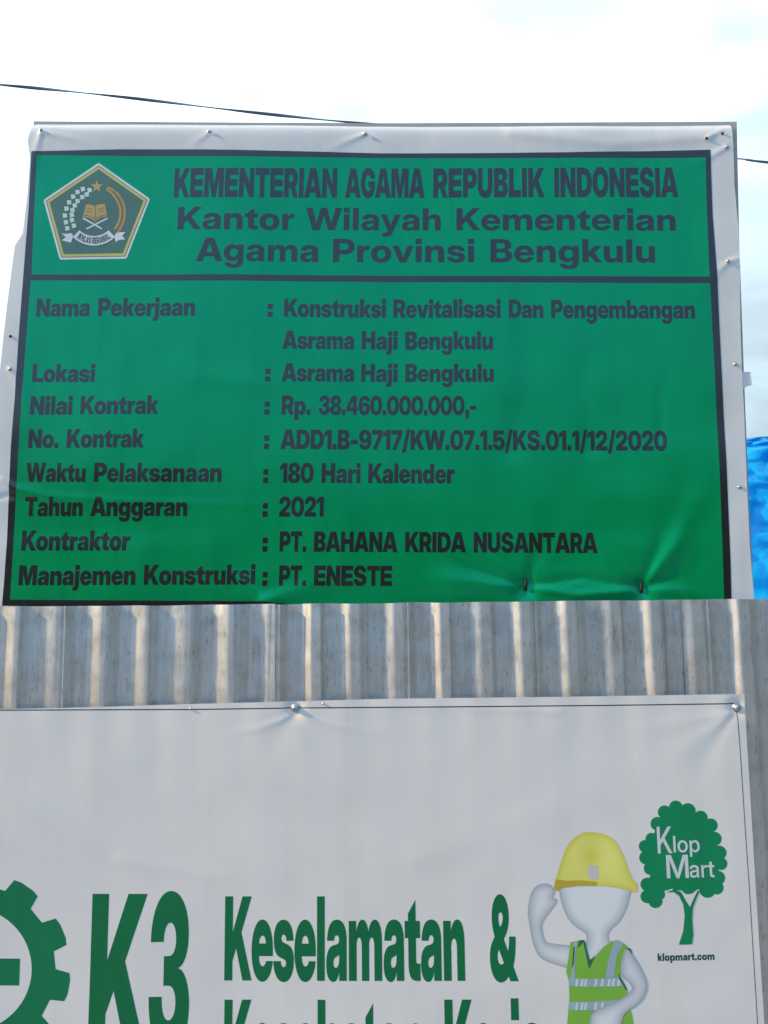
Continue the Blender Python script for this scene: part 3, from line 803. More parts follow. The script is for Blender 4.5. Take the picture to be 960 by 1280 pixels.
def word(face, s, x0, x1, base0, base1, cap0, cap1=None, lean=605.0, tight=0.0):
    """glyph outlines of one word stretched between x0 and x1 (photo measurements)"""
    cap1 = cap0 if cap1 is None else cap1
    pen = 0
    items = []
    for ch in s:
        a, cs = glyph(face, ch)
        items.append((pen, cs))
        pen += a - tight
    xs = [p[0] + o for o, cs in items for c in cs for p in c]
    lo, hi = min(xs), max(xs)
    res = []
    for o, cs in items:
        g = []
        for c in cs:
            r = []
            for x, y in c:
                f = (x + o - lo) / (hi - lo)
                px = x0 + f * (x1 - x0)
                h = y / CAP * (cap0 + (cap1 - cap0) * f)
                r.append((px + h * (lean - px) / 8700.0, base0 + (base1 - base0) * f - h))
            g.append(r)
        if g:
            res.append(g)
    return res


def line(face, words, base, cap, lean=605.0, tight=0.0):
    """words = (text, x0, x1); base / cap = ((x, value), (x, value)) interpolated along the line"""
    def at(v, x):
        if isinstance(v, (int, float)):
            return v
        (xa, a), (xb, b) = v
        return a + (b - a) * (x - xa) / (xb - xa)
    r = []
    for s, a, b in words:
        r += word(face, s, a, b, at(base, a), at(base, b), at(cap, a), at(cap, b), lean, tight)
    return r


# ================================================================== SETTING
bm = bmesh.new()
bmesh.ops.create_grid(bm, x_segments=2, y_segments=2, size=900)
g = bm_obj('ground', bm, MAT['earth'])
g['kind'] = 'structure'

# unseen bank added behind and beside the viewer, darkening what the glossy print mirrors
hv, hf = [], []
NA, NR = 60, 8
for i in range(NA + 1):
    a = math.radians(175 + 190 * i / NA)
    for j in range(NR):
        q = j / (NR - 1)
        rad = 26 + 45 * q
        h = math.sin(min(q * 1.6, 1) * math.pi / 2) * (11.0 + 4.0 * math.cos(a) + 1.8 * noise.noise((i * 0.35, q * 3, 1.0)) + 0.9 * noise.noise((i * 1.3, q * 9, 4.0))) - 0.3
        hv.append((rad * math.cos(a), rad * math.sin(a), h))
for i in range(NA):
    for j in range(NR - 1):
        q = i * NR + j
        hf.append((q, q + NR, q + NR + 1, q + 1))
bank = mesh_obj('added_dark_bank', hv, hf, MAT['dark_bank'])
bank['kind'] = 'structure'

# ------------------------------------------------------------------ corrugated fence
TILT = math.radians(-0.62)        # the fence top rises slightly to the right
fence = empty('corrugated_fence', (0, FENCE_Y, 0), 'unpainted grey corrugated zinc sheet fence with warm sunlit ribs', 'fence')
fx0, fz0 = plane_pt(480, 752.5, FENCE_Y)
FTOP = float(fz0)
PITCH_M = 53.0 / FPX * FENCE_Y
X_RIB = float(plane_pt(-1, 810, FENCE_Y)[0])


# (left flank, crest, right flank) as shares of one pitch, depth in metres; every sheet is rolled a little differently
ROLL = [(0.36, 0.14, 0.24, .0090), (0.36, 0.14, 0.24, .0090), (0.38, 0.12, 0.24, .0092), (0.23, 0.22, 0.20, .0088), (0.20, 0.24, 0.20, .0085), (0.24, 0.2, 0.2, .0088)]


def rib(u, k):
    """relief of the corrugation towards the viewer, 0..1; u in pitches"""
    wl, cr, wr, _ = ROLL[k % len(ROLL)]
    f = u - np.floor(u)

    def sm(t):
        t = np.clip(t, 0, 1)
        return t * t * (3 - 2 * t) * 0.5 + t * 0.5
    up = sm(f / wl)
    down = 1 - sm((f - wl - cr) / wr)
    return np.where(f < wl + cr, up, down)


def make_sheet(i0, i1, k, back):
    per = 40
    n = (i1 - i0) * per + per // 2
    us = i0 - 0.08 + np.arange(n + 1) / per
    zs = np.concatenate([np.linspace(0.06, FTOP - 0.45, 8), np.linspace(FTOP - 0.44, FTOP - 0.002, 34)])
    U, Z = np.meshgrid(us, zs)
    x = X_RIB + U * PITCH_M
    iu = np.floor(U + 0.5)
    a = ROLL[k % len(ROLL)][3] * (1 + 0.35 * np.sin(iu * 2.4 + k) + 0.15 * vnoise(U * 10, Z * 300, 18, 31 + k))
    d = a * (rib(U + 0.06 * np.sin(iu * 1.7) + 0.05 * vnoise(U * 10, Z * 60, 25, 33 + k), k) - 0.5)
    d = d + 0.0016 * vnoise(U * 53, Z * 700, 70, 35 + k) + 0.0007 * vnoise(U * 53, Z * 700, 22, 37 + k)
    zz = Z + (np.arange(len(zs))[:, None] == len(zs) - 1) * 0.0022 * vnoise(U * 53, Z * 0, 40, 41 + k)
    V = np.stack([x, FENCE_Y + back - d, zz], -1).reshape(-1, 3)
    # rotate about the camera-height centre for the slight lean of the whole fence
    ca, sa = math.cos(TILT), math.sin(TILT)
    xx, zc_ = V[:, 0].copy(), V[:, 2] - FTOP
    V[:, 0] = xx * ca + zc_ * sa
    V[:, 2] = FTOP - xx * sa + zc_ * ca
    w = len(us)
    F = []
    for r in range(len(zs) - 1):
        for c in range(w - 1):
            q = r * w + c
            F.append((q, q + 1, q + w + 1, q + w))
    o = mesh_obj('corrugated_sheet', V, F, MAT['zinc'], fence)
    md = o.modifiers.new('thickness', 'SOLIDIFY')
    md.thickness = 0.0005
    md.offset = 0
    md.use_rim = False
    return o


for k, (a, b) in enumerate(((-24, -14), (-14, -4), (-4, 6), (6, 16), (16, 26), (26, 36))):
    make_sheet(a, b, k, 0.0012 * (k % 2))

bm = bmesh.new()
for z in (0.35, FTOP - 0.18):
    box(bm, -1.75, 2.55, FENCE_Y + 0.0125, FENCE_Y + 0.0425, z - 0.03, z + 0.03)
bm_obj('rail', bm, MAT['timber'], fence)
for x in (-1.6, -0.25, 1.1, 2.4):
    bm = bmesh.new()
    box(bm, x - 0.03, x + 0.03, FENCE_Y + 0.0435, FENCE_Y + 0.0485 + 0.055, -0.25, FTOP - 0.06)
    bm_obj('post', bm, MAT['timber'], fence)

# ================================================================== GREEN SIGNBOARD
sign = empty('project_signboard', (0, UP.Y, 0),
             'green project signboard with black lettering and pentagon emblem, rising behind the fence', 'signboard')
outline_px = [(41, 152.6), (262, 153.4), (480, 154.8), (700, 154.4), (915, 152.6), (917, 190), (918, 230), (923, 285), (925, 330), (926, 400), (928, 462),
              (931, 520), (932, 560), (936, 680), (941, 745), (944, 800),
              (600, 800), (300, 770), (140, 762), (60, 760), (1, 758), (-14, 756), (-13, 640), (-6, 540), (0, 470), (4, 430), (9, 385), (14, 345), (19, 308), (29, 292),
              (35, 240), (38, 200), (35, 176)]
printed('banner_sheet', UP, [[outline_px]], MAT['white_vinyl'], sign, 0.0, 3.0)

board_px = [(42, 151.5), (480, 154), (921, 152), (924, 300), (930, 470), (934, 570), (941, 720), (945, 800), (-8, 800), (1, 545), (8, 396), (27, 394), (40, 195)]


def slab(name, px, Y0, Y1, mat, parent):
    """an outline cut from board: its front at Y0, its back at Y1"""
    bm = bmesh.new()
    xs, zs = plane_pt([p[0] for p in px], [p[1] for p in px], Y0)
    f = [bm.verts.new((x, Y0, z)) for x, z in zip(xs, zs)]
    b = [bm.verts.new((x, Y1, z)) for x, z in zip(xs, zs)]
    bm.faces.new(f)
    bm.faces.new(b[::-1])
    for i in range(len(px)):
        j = (i + 1) % len(px)
        bm.faces.new((f[i], b[i], b[j], f[j]))
    return bm_obj(name, bm, mat, parent)


slab('backing_board', board_px, UP.Y + 0.012, UP.Y + 0.024, MAT['plywood'], sign)
slab('cloth_tab', [(926, 464.5), (938, 465), (940.5, 481.5), (933, 483), (930.5, 486.5), (927, 487)], UP.Y + 0.004, UP.Y + 0.0045, MAT['white_low'], sign)
for x in (-0.45, 0.5):
    bm = bmesh.new()
    box(bm, x - 0.03, x + 0.03, UP.Y + 0.051, UP.Y + 0.11, -0.3, 2.3)
    bm_obj('post', bm, MAT['timber'], sign)

# printed panels and frame ------------------------------------------------
head_px = [(47, 195), (250, 196.5), (480, 197.5), (700, 197.5), (882, 197), (884, 270), (887, 345.5), (600, 345), (300, 344), (40, 343.5), (43, 270)]
body_px = [(39, 351), (300, 352), (600, 353), (888, 354), (893, 450), (899, 580), (904, 748), (906, 790), (600, 790), (12, 751), (20, 620), (29, 480)]
printed('heading_panel', UP, [[head_px]], MAT['green_panel'], sign, 0.00036, 3.0)
body_px = [(39, 351), (300, 352), (600, 353), (888, 354), (893, 450), (899, 580), (904, 748), (906, 790), (640, 790), (330, 751.5), (12, 749.5), (20, 620), (29, 480)]
printed('details_panel', UP, [[body_px]], MAT['green_panel'], sign, 0.00036, 3.0)
frame_out = [(40, 190), (150, 187.5), (262, 188), (480, 191.5), (700, 190.5), (888, 187), (891, 270), (897, 350), (902, 450), (908, 580), (912, 700), (914, 790),
             (640, 792), (330, 760.5), (140, 760), (2, 757), (8, 680), (14, 560), (19, 500), (24, 420), (30, 340), (36, 265)]
# the frame is the outline minus the two panels (holes run the other way round)
printed('black_border', UP, [[orient(frame_out, True), orient(head_px, False), orient(body_px, False)]],
        MAT['black_print'], sign, 0.00030, 3.0)

# headings ---------------------------------------------------------------
TL = 0.00054
printed('heading_text', UP, line('black', [('KEMENTERIAN', 217.7, 421), ('AGAMA', 431.2, 530.5), ('REPUBLIK', 541.5, 680.5), ('INDONESIA', 693, 848)],
        ((217, 248), (848, 246)), ((217, 36.5), (848, 37)), 605, 20), MAT['black_print'], sign, TL)['label'] = 'tall narrow capital letters of the top heading line'
for q in [('Kantor', 222.3, 367.5), ('Wilayah', 381.9, 550.7), ('Kementerian', 570.5, 844.8)]:
    printed('heading_text', UP, line('bold', [q],
        ((222, 287.8), (845, 288)), ((222, 28), (845, 27.5))), MAT['black_print'], sign, TL)
for q in [('Agama', 245.4, 397.3), ('Provinsi', 416, 592.5), ('Bengkulu', 613, 819)]:
    printed('heading_text', UP, line('bold', [q],
        ((245, 327.5), (819, 328)), ((245, 29), (819, 29))), MAT['black_print'], sign, TL)

# rows: labels on the left, values on the right
LEFT = [
    ([('Nama', 45.7, 112), ('Pekerjaan', 122.7, 244)], ((45, 396.2), (244, 395.4)), 22.6),
    ([('Lokasi', 40.5, 118.6)], 478, 22.6),
    ([('Nilai', 37.8, 90.4), ('Kontrak', 100.7, 198.3)], ((37, 518.8), (198, 517.8)), 23.2),
    ([('No.', 35.4, 72.9), ('Kontrak', 83.5, 180)], ((35, 560.2), (180, 559.6)), 23.4),
    ([('Waktu', 32, 107), ('Pelaksanaan', 117.6, 277)], ((32, 602.6), (277, 602.6)), 24),
    ([('Tahun', 30.3, 103), ('Anggaran', 112.4, 234)], ((30, 645.2), (234, 645.2)), 24.4),
    ([('Kontraktor', 26, 162.3)], 688.2, 25.2),
    ([('Manajemen', 22.3, 169), ('Konstruksi', 179.8, 318.7)], ((22, 731.6), (318, 730.6)), 25),
]
for w, b, c in LEFT:
    printed('row_title', UP, line('black', w, b, c, 605, 40), MAT['black_print'], sign, TL)
RIGHT = [
    ([(':', 334.5, 341), ('Konstruksi', 355, 482), ('Revitalisasi', 491.5, 625.6), ('Dan', 636, 679), ('Pengembangan', 689, 869)],
     ((355, 396.6), (869, 398)), ((355, 22.8), (869, 23))),
    ([('Asrama', 353, 442.3), ('Haji', 452, 496.7), ('Bengkulu', 506.6, 616)], ((353, 436.6), (616, 437)), 22.8),
    ([(':', 331.5, 338), ('Asrama', 352, 442.3), ('Haji', 451.3, 496.7), ('Bengkulu', 506.6, 617)], ((352, 477.2), (617, 477.4)), 22.8),
    ([(':', 330.7, 337), ('Rp.', 352, 387.7), ('38.460.000.000,-', 398.3, 595.3)], ((352, 518.6), (595, 518.8)), 23.8),
    ([(':', 330, 336.3), ('ADD1.B-9717/KW.07.1.5/KS.01.1/12/2020', 350.6, 834)], ((350, 561.6), (834, 563.4)), ((350, 24.4), (834, 25))),
    ([(':', 329, 335.3), ('180', 350, 391.8), ('Hari', 401.8, 450.3), ('Kalender', 460.2, 567.8)], ((350, 603.8), (568, 604.4)), 24.8),
    ([(':', 328.3, 334.5), ('2021', 348.8, 404.5)], 646, 25),
    ([(':', 328, 334.3), ('PT.', 349.5, 382.5), ('BAHANA', 392.5, 496.7), ('KRIDA', 506.3, 582.3), ('NUSANTARA', 591.9, 746.8)],
     ((349, 689.6), (747, 691.4)), ((349, 25.4), (747, 25.4))),
    ([(':', 328, 334.3), ('PT.', 348.8, 382.5), ('ENESTE', 392.5, 489.8)], ((349, 732), (490, 732.4)), 25.2),
]
for w, b, c in RIGHT:
    printed('row_text', UP, line('black', [q for q in w if q[0] != ':'], b, c, 605, 40), MAT['black_print'], sign, TL)
    for q in w:
        if q[0] == ':':
            printed('colon', UP, line('black', [q], b, c, 605, 40), MAT['black_print'], sign, TL)

# emblem -----------------------------------------------------------------


def em(pts):
    return [(40 + x / 6.0, 190 + y / 6.0) for x, y in pts]


def inset(poly, d):
    r = []
    n = len(poly)
    cx = sum(p[0] for p in poly) / n
    cy = sum(p[1] for p in poly) / n
    for i in range(n):
        p0, p1, p2 = (np.array(poly[(i + k) % n], float) for k in (-1, 0, 1))
        e1 = (p1 - p0) / np.linalg.norm(p1 - p0)
        e2 = (p2 - p1) / np.linalg.norm(p2 - p1)
        n1, n2 = np.array((-e1[1], e1[0])), np.array((-e2[1], e2[0]))
        if np.dot(n1, np.array((cx, cy)) - p1) < 0:
            n1, n2 = -n1, -n2
        b = n1 + n2
        r.append(tuple(p1 + b * d / (1 + np.dot(n1, n2))))
    return r


def rounded(poly, r):
    o = []
    n = len(poly)
    for i in range(n):
        p0, p1, p2 = (np.array(poly[(i + k) % n], float) for k in (-1, 0, 1))
        a = p1 + (p0 - p1) / np.linalg.norm(p0 - p1) * r
        b = p1 + (p2 - p1) / np.linalg.norm(p2 - p1) * r
        for t in (0, .33, .67, 1):
            o.append(tuple((1 - t) ** 2 * a + 2 * t * (1 - t) * p1 + t * t * b))
    return o


PENT = [(503, 86), (888, 356), (712, 803), (212, 811), (90, 365)]
emb = printed('emblem', UP, [[rounded(em(PENT), 2.5)]], MAT['white_print'], sign, 0.00054, 3.6)
emb['label'] = 'pentagonal emblem with star, open book, cotton, rice and ribbon'


def ering(name, d0, d1, mat, layer):
    return printed(name, UP, [[orient(inset(em(PENT), d0), True), orient(inset(em(PENT), d1), False)]], mat, emb, layer, 3.6)


ering('dark_outline', 2.7, 3.5, MAT['emblem_dark'], 0.00066)
ering('yellow_border', 3.5, 6.6, MAT['emblem_yellow'], 0.00066)
printed('emblem_field', UP, [[inset(em(PENT), 6.6)]], MAT['emblem_field'], emb, 0.00066, 3.6)
E1, E2 = 0.00078, 0.0009
star = [(490 + (48 if i % 2 == 0 else 19) * math.sin(i * math.pi / 5), 264 - (50 if i % 2 == 0 else 19) * math.cos(i * math.pi / 5)) for i in range(10)]
printed('star', UP, [[em(star)]], MAT['gold'], emb, E1, 3)
cot = []
for x, y in [(435, 292), (385, 284), (414, 324), (345, 306), (380, 344), (312, 340), (345, 374), (282, 383), (324, 407), (262, 430), (307, 442),
             (250, 482), (302, 477), (258, 532), (303, 515), (268, 577), (317, 558)]:
    bumps = [orient(circle(x + 11 * math.cos(a), y + 11 * math.sin(a), 9.5, 8)) for a in (0.5, 2.1, 3.9, 5.4)] + [orient(circle(x, y, 9, 8))]
    cot.append([em(b) for b in bumps])
printed('cotton_sprig', UP, cot, MAT['cotton'], emb, E1, 4)
grains = []
gl = []
for i in range(19):
    f = i / 18.0
    th = math.radians(-62 + 100 * f)
    cx, cy = 478 + 205 * math.cos(th), 462 + 205 * math.sin(th)
    w = 1.0 if f > .25 else .55 + 1.8 * f
    for s in (-1, 1):
        ang = th + math.pi / 2 + math.pi - s * 0.6
        ex, ey = math.cos(ang), math.sin(ang)
        ox, oy = cx + s * 17 * w * math.cos(th), cy + s * 17 * w * math.sin(th)
        q = []
        for j in range(10):
            a = 2 * math.pi * j / 10
            u, v = 14 * math.cos(a), 6.0 * math.sin(a)
            q.append((ox + u * ex - v * ey, oy + u * ey + v * ex))
        grains.append([em(q)])
arc = []
for i in range(21):
    th = math.radians(-60 + 98 * i / 20)
    arc.append((478 + 226 * math.cos(th), 462 + 226 * math.sin(th)))
for i in range(21):
    th = math.radians(38 - 98 * i / 20)
    arc.append((478 + 184 * math.cos(th), 462 + 184 * math.sin(th)))
printed('rice_stem', UP, [[em(arc)]], MAT['gold_dark'], emb, E1, 4)
printed('rice_ear', UP, grains, MAT['gold'], emb, E2, 4)
printed('open_book', UP, [[em([(410, 398), (440, 398), (472, 412), (505, 398), (545, 394), (552, 400), (568, 488), (525, 494), (478, 524), (440, 500), (384, 490)])]],
        MAT['gold'], emb, E1, 3)
printed('book_line', UP, [[em([(474, 412), (479, 412), (481, 508), (477, 508)])], [em([(388, 472), (440, 484), (478, 506), (525, 480), (566, 472), (566, 477), (526, 486), (478, 512), (440, 489), (388, 477)])],
                          [em([(415, 425), (455, 432), (455, 436), (415, 429)])], [em([(410, 445), (455, 453), (455, 457), (410, 449)])],
                          [em([(500, 432), (545, 422), (545, 426), (500, 436)])], [em([(500, 453), (548, 443), (548, 447), (500, 457)])]],
        MAT['gold_dark'], emb, E2, 3)
printed('book_stand', UP, [[em([(378, 502), (392, 496), (528, 574), (524, 584)]), em([(568, 496), (572, 506), (415, 584), (407, 576)])][:1],
                           [em([(568, 496), (572, 506), (415, 584), (407, 576)])]], MAT['white_print'], emb, E1, 3)


def band(r0, r1, a0, a1, n=24):
    c = (468, 478)
    o = [(c[0] + r1 * math.sin(a0 + (a1 - a0) * i / n), c[1] + r1 * math.cos(a0 + (a1 - a0) * i / n)) for i in range(n + 1)]
    return o + [(c[0] + r0 * math.sin(a1 + (a0 - a1) * i / n), c[1] + r0 * math.cos(a1 + (a0 - a1) * i / n)) for i in range(n + 1)]


printed('ribbon_outline', UP, [[em(band(152, 233, -0.80, 0.80))]], MAT['emblem_dark'], emb, E1, 3)  # dark printed edge left showing round the ribbon
for q in [[em([(228, 614), (250, 618), (304, 614), (312, 640), (296, 684), (262, 676), (228, 666), (258, 644)])],
                            [em([(706, 606), (664, 606), (632, 612), (622, 640), (630, 678), (664, 662), (704, 660), (678, 634)])]]:
    printed('ribbon_tail', UP, [q], MAT['white_print'], emb, E2, 3)
printed('ribbon', UP, [[em(band(156, 228, -0.77, 0.77))]], MAT['white_print'], emb, E2 + .0001, 3)
motto = []
txt = 'IKHLAS BERAMAL'
pen = []
p = 0
for ch in txt:
    a, cs = glyph('black', ch)
    pen.append((p, a, cs))
    p += a * (1.0 if ch != ' ' else .8)
for o, a, cs in pen:
    if not cs:
        continue
    mid = (o + a / 2) / p
    th = -0.655 + 1.31 * mid
    g_ = []
    for c in cs:
        r = []
        for x, y in c:
            u = (x - a / 2) / p * 1.31 * 195
            v = y / CAP * 48
            rr = 215 - v
            r.append((468 + rr * math.sin(th) + u * math.cos(th), 478 + rr * math.cos(th) - u * math.sin(th)))
        g_.append(em(r))
    motto.append(g_)
printed('motto_text', UP, motto, MAT['emblem_dark'], emb, E2 + .0002, 3)

# fixings -----------------------------------------------------------------


def screw_mesh(r, h):
    bm = bmesh.new()
    prof = [(0, h), (r * .45, h * .96), (r * .62, h * .7), (r * .66, h * .45), (r * .70, h * .42), (r, h * .22), (r * 1.02, 0)]
    n = 14
    rings = []
    for q, y in prof[1:]:
        rings.append([bm.verts.new((q * math.cos(2 * math.pi * i / n), -y, q * math.sin(2 * math.pi * i / n))) for i in range(n)])
    top = bm.verts.new((0, -h, 0))
    for i in range(n):
        bm.faces.new((top, rings[0][(i + 1) % n], rings[0][i]))
        for a, b in zip(rings, rings[1:]):
            bm.faces.new((a[i], a[(i + 1) % n], b[(i + 1) % n], b[i]))
    bmesh.ops.recalc_face_normals(bm, faces=bm.faces)
    me = bpy.data.meshes.new('screw')
    bm.to_mesh(me)
    bm.free()
    me.polygons.foreach_set('use_smooth', [True] * len(me.polygons))
    return me


def fix(name, me, cloth, px, py, parent, mat):
    v, n = cloth.place([px], [py], 0.0008)
    if not me.materials:
        me.materials.append(mat)
    o = bpy.data.objects.new(name, me)
    col.objects.link(o)
    o.location = Vector(v[0])
    o.rotation_euler = (0.05, random.uniform(0, 6), 0)
    o.parent = parent
    o.matrix_parent_inverse = parent.matrix_world.inverted()
    return o


random.seed(5)
small = screw_mesh(0.0040, 0.0022)
for px, py in ((262, 166), (456, 167.5), (908, 184), (909.5, 327), (919.5, 455), (924, 609), (13.5, 462), (52, 164)):
    fix('screw', small, UP, px, py, sign, MAT['steel'])
tiny = screw_mesh(0.0030, 0.0022)
for px, py in ((883, 173.5), (14, 421), (903, 167)):
    fix('nail', tiny, UP, px, py, sign, MAT['rust'])
for px, py in ((657, 731), (802, 734.5)):
    v, n = UP.place([px], [py], 0.0)
    x, y, z = v[0]
    bm = bmesh.new()
    # a bent nail / wire staple standing across the pulled-in cloth
    path = [(x - .001, y + .004, z + .013), (x, y - .004, z + .010), (x + .0008, y - .0055, z), (x - .0005, y - .005, z - .009), (x, y + .003, z - .012)]
    rings = []
    for (a, b, c) in path:
        rings.append([bm.verts.new((a + .0028 * math.cos(q), b + .0018 * math.sin(q), c)) for q in [2 * math.pi * i / 8 for i in range(8)]])
    for r0, r1 in zip(rings, rings[1:]):
        for i in range(8):
            bm.faces.new((r0[i], r0[(i + 1) % 8], r1[(i + 1) % 8], r1[i]))
    bm.faces.new(rings[0])
    bm.faces.new(rings[-1][::-1])
    bm_obj('tie_wire', bm, MAT['rust'], sign, True)

# ================================================================== WHITE SAFETY BANNER
safe = empty('safety_banner', (0, LOW.Y, 0),
             'white safety banner with green lettering, gear, tree and helmeted figure screwed to the fence', 'banner')
low_out = [(-420, 892), (0, 886.5), (120, 884), (240, 880), (480, 873.5), (700, 871), (930.5, 867.5), (932, 900), (938, 1000), (945, 1120), (955, 1281), (975, 1600),
           (-420, 1600)]
printed('banner_sheet', LOW, [[low_out]], MAT['white_low'], safe, 0.0, 4.0)
LEAN = 400.0
inner = [(-400, 902), (0, 887.0), (240, 886.2), (369, 884.2), (560, 882.8), (760, 881), (921, 878.8), (925, 930), (932, 1040), (938, 1130), (945, 1250), (962, 1560), (-400, 1560)]
w_ = 0.85
inner_in = [(-398, 902 + w_), (0, 887.0 + w_ * 1.6), (240, 886.2 + w_ * 1.6), (369, 884.2 + w_ * 1.6), (560, 882.8 + w_ * 1.6), (760, 881 + w_ * 1.6), (921 - w_, 878.8 + w_ * 1.6), (925 - w_, 930), (932 - w_, 1040),
            (938 - w_, 1130), (945 - w_, 1250), (961, 1559), (-398, 1559)]
printed('border_line', LOW, [[orient(inner, True), orient(inner_in, False)]], MAT['line'], safe, 0.00012, 4.0)

# gear with a cross
gx, gy = -143 / 3.692, 1060 + 560 / 3.692
gear = []
RB, RT, RI = 398 / 3.692, 468 / 3.692, 287 / 3.692
for i in range(11):
    a = math.radians(-22.2 + 32.727 * i)
    for da, r in ((-10.4, RB), (-8.2, RT - 1.5), (-4, RT), (4, RT), (8.2, RT - 1.5), (10.4, RB)):
        t = a + math.radians(da)
        gear.append((gx + r * math.cos(t), gy + r * math.sin(t)))
gearo = printed('gear_symbol', LOW, [[orient(gear, True), orient(circle(gx, gy, RI, 64), False)]], MAT['gear_green'], safe, 0.00014, 4)
hl, hw = 233 / 3.692, 62 / 3.692
cross = [(-hw, -hl), (hw, -hl), (hw, -hw), (hl, -hw + .5), (hl - 1, hw + .5), (hw, hw), (hw, hl), (-hw, hl), (-hw, hw), (-hl, hw), (-hl, -hw), (-hw, -hw)]
printed('cross', LOW, [[[(gx + a, gy + b + 3.5) for a, b in cross]]], MAT['gear_green'], gearo, 0.00014, 4)

printed('large_lettering', LOW, word('black', 'K', 109, 181, 1314, 1314, 196.6, None, LEAN) + word('black', '3', 184, 235, 1314, 1313, 196.6, None, LEAN),
        MAT['k3_green'], safe, 0.00014, 4)
printed('slogan_text', LOW, line('black', [('Keselamatan', 280, 581.5)], ((280, 1226), (648, 1225)), 105.5, LEAN, 60), MAT['k3_green'], safe, 0.00014, 4)
printed('slogan_text', LOW, line('black', [('&', 612.8, 648)], 1225.4, 106.5, LEAN), MAT['k3_green'], safe, 0.00014, 4)
printed('slogan_text', LOW, line('black', [('Kesehatan', 279, 529), ('Kerja', 557, 679)], ((279, 1356), (679, 1354)), 106, LEAN, 60), MAT['k3_green'], safe, 0.00014, 4)


# helmeted figure --------------------------------------------------------
def fg(pts):
    return [(640 + x / 4.921, 1020 + y / 4.921) for x, y in pts]


def shade(width, bias=(0, 0)):
    def f(v, cs):
        d = contour_dist(v, cs)
        return np.clip(d / width, 0, 1) ** 0.6 * (0.86 + 0.14 * np.cos((v[:, 0] - 735) / 60.0))
    return f


P1, P2, P3, P4 = 0.00012, 0.00022, 0.00032, 0.00044
arm_l = smooth_loop([(150, 428), (185, 414), (225, 417), (252, 436), (262, 470), (252, 502), (272, 506), (276, 525), (258, 556), (232, 590), (204, 626), (186, 668), (190, 718),
                     (212, 770), (280, 784), (372, 806), (372, 930), (330, 928), (262, 908), (192, 880), (150, 836), (122, 758), (108, 680), (96, 596), (104, 516), (124, 458)], 4)
head = smooth_loop([(275, 420), (290, 470), (302, 530), (330, 604), (372, 664), (440, 712), (456, 735), (450, 790), (430, 840), (480, 960), (540, 870), (620, 790), (598, 765), (594, 724),
                    (610, 694), (662, 646), (704, 566), (726, 486), (738, 430), (620, 380), (400, 380)], 4)
arm_r = smooth_loop([(698, 812), (740, 850), (790, 930), (824, 1010), (826, 1060), (800, 1120), (760, 1160), (700, 1200), (676, 1240), (664, 1300), (640, 1400), (540, 1420), (480, 1340), (474, 1260), (490, 1206),
                     (560, 1166), (640, 1132), (700, 1096), (734, 1056), (716, 1020), (676, 986), (664, 930), (672, 870)], 4)
legs = smooth_loop([(340, 1420), (360, 1400), (720, 1400), (745, 1430), (740, 1800), (560, 1800), (540, 1500), (520, 1800), (350, 1800)], 4)
vest = [(356, 772), (400, 762), (432, 757), (444, 800), (470, 932), (508, 860), (560, 800), (612, 764), (650, 758), (690, 782), (722, 812), (744, 868), (700, 830), (680, 880), (668, 930), (662, 985), (690, 1030),
        (706, 1062), (720, 1150), (735, 1220), (750, 1300), (755, 1440), (330, 1440), (336, 1280), (350, 1110), (346, 1010), (330, 950), (346, 860)]
fig = printed('printed_worker', LOW, [[fg(head)]], MAT['figure'], safe, P1, 3.2, shade(13))
printed('raised_arm', LOW, [[fg(arm_l)]], MAT['figure'], fig, P1 + .00004, 3.2, shade(13))
printed('leg', LOW, [[fg(legs)]], MAT['figure'], fig, P1 + .00004, 3.2, shade(13))
fig['label'] = 'printed plain grey figure saluting in a yellow hard hat and lime vest'
printed('vest', LOW, [[fg(vest)]], MAT['vest'], fig, P2, 4)
bands = [[fg([(346, 990), (520, 996), (664, 985), (690, 1030), (688, 1042), (520, 1046), (350, 1040)])],
         [fg([(350, 1136), (470, 1138), (640, 1126), (718, 1120), (726, 1170), (560, 1190), (350, 1188)])],
         [fg([(625, 763), (655, 760), (682, 780), (640, 860), (626, 985), (570, 990), (590, 880)])],
         [fg([(378, 768), (398, 764), (384, 860), (386, 990), (356, 990), (372, 880)])]]
printed('reflective_band', LOW, bands, MAT['band'], fig, P3, 4)
glints = []
for yb, y0_, y1_ in ((0, 996, 1040), (142, 1140, 1186)):
    for x in (392, 424, 446, 508, 548, 590, 616, 650):
        glints.append([fg([(x, y0_), (x + 14, y0_), (x + 8, y1_), (x - 8, y1_)])])
for q in glints[:13]:
    printed('band_glint', LOW, [q], MAT['white_print'], fig, P3 + .00005, 4)
for q in [[fg([(432, 757), (444, 760), (476, 880), (510, 852), (470, 935)])], [fg([(664, 985), (690, 1030), (706, 1062), (694, 1064), (676, 1030), (652, 995), (656, 960)])],
                           [fg([(700, 806), (728, 812), (746, 868), (736, 870), (716, 836)])], [fg([(374, 800), (384, 798), (378, 900), (366, 935)])],
                           [fg([(408, 762), (432, 757), (440, 766), (402, 806)])]]:
    printed('vest_trim', LOW, [q], MAT['vest_dark'], fig, P3 + .00005, 4)
fa = printed('forearm', LOW, [[fg(arm_r)]], MAT['figure'], fig, P4, 3.2, shade(13))
hel = smooth_loop([(262, 428), (264, 398), (282, 340), (300, 284), (322, 220), (352, 166), (400, 122), (440, 103), (500, 99), (560, 110), (616, 136), (656, 184), (690, 256), (716, 330), (740, 384), (766, 412), (771, 440), (764, 466),
                   (700, 452), (620, 436), (520, 428), (400, 428), (310, 440), (266, 460), (256, 448)], 4)


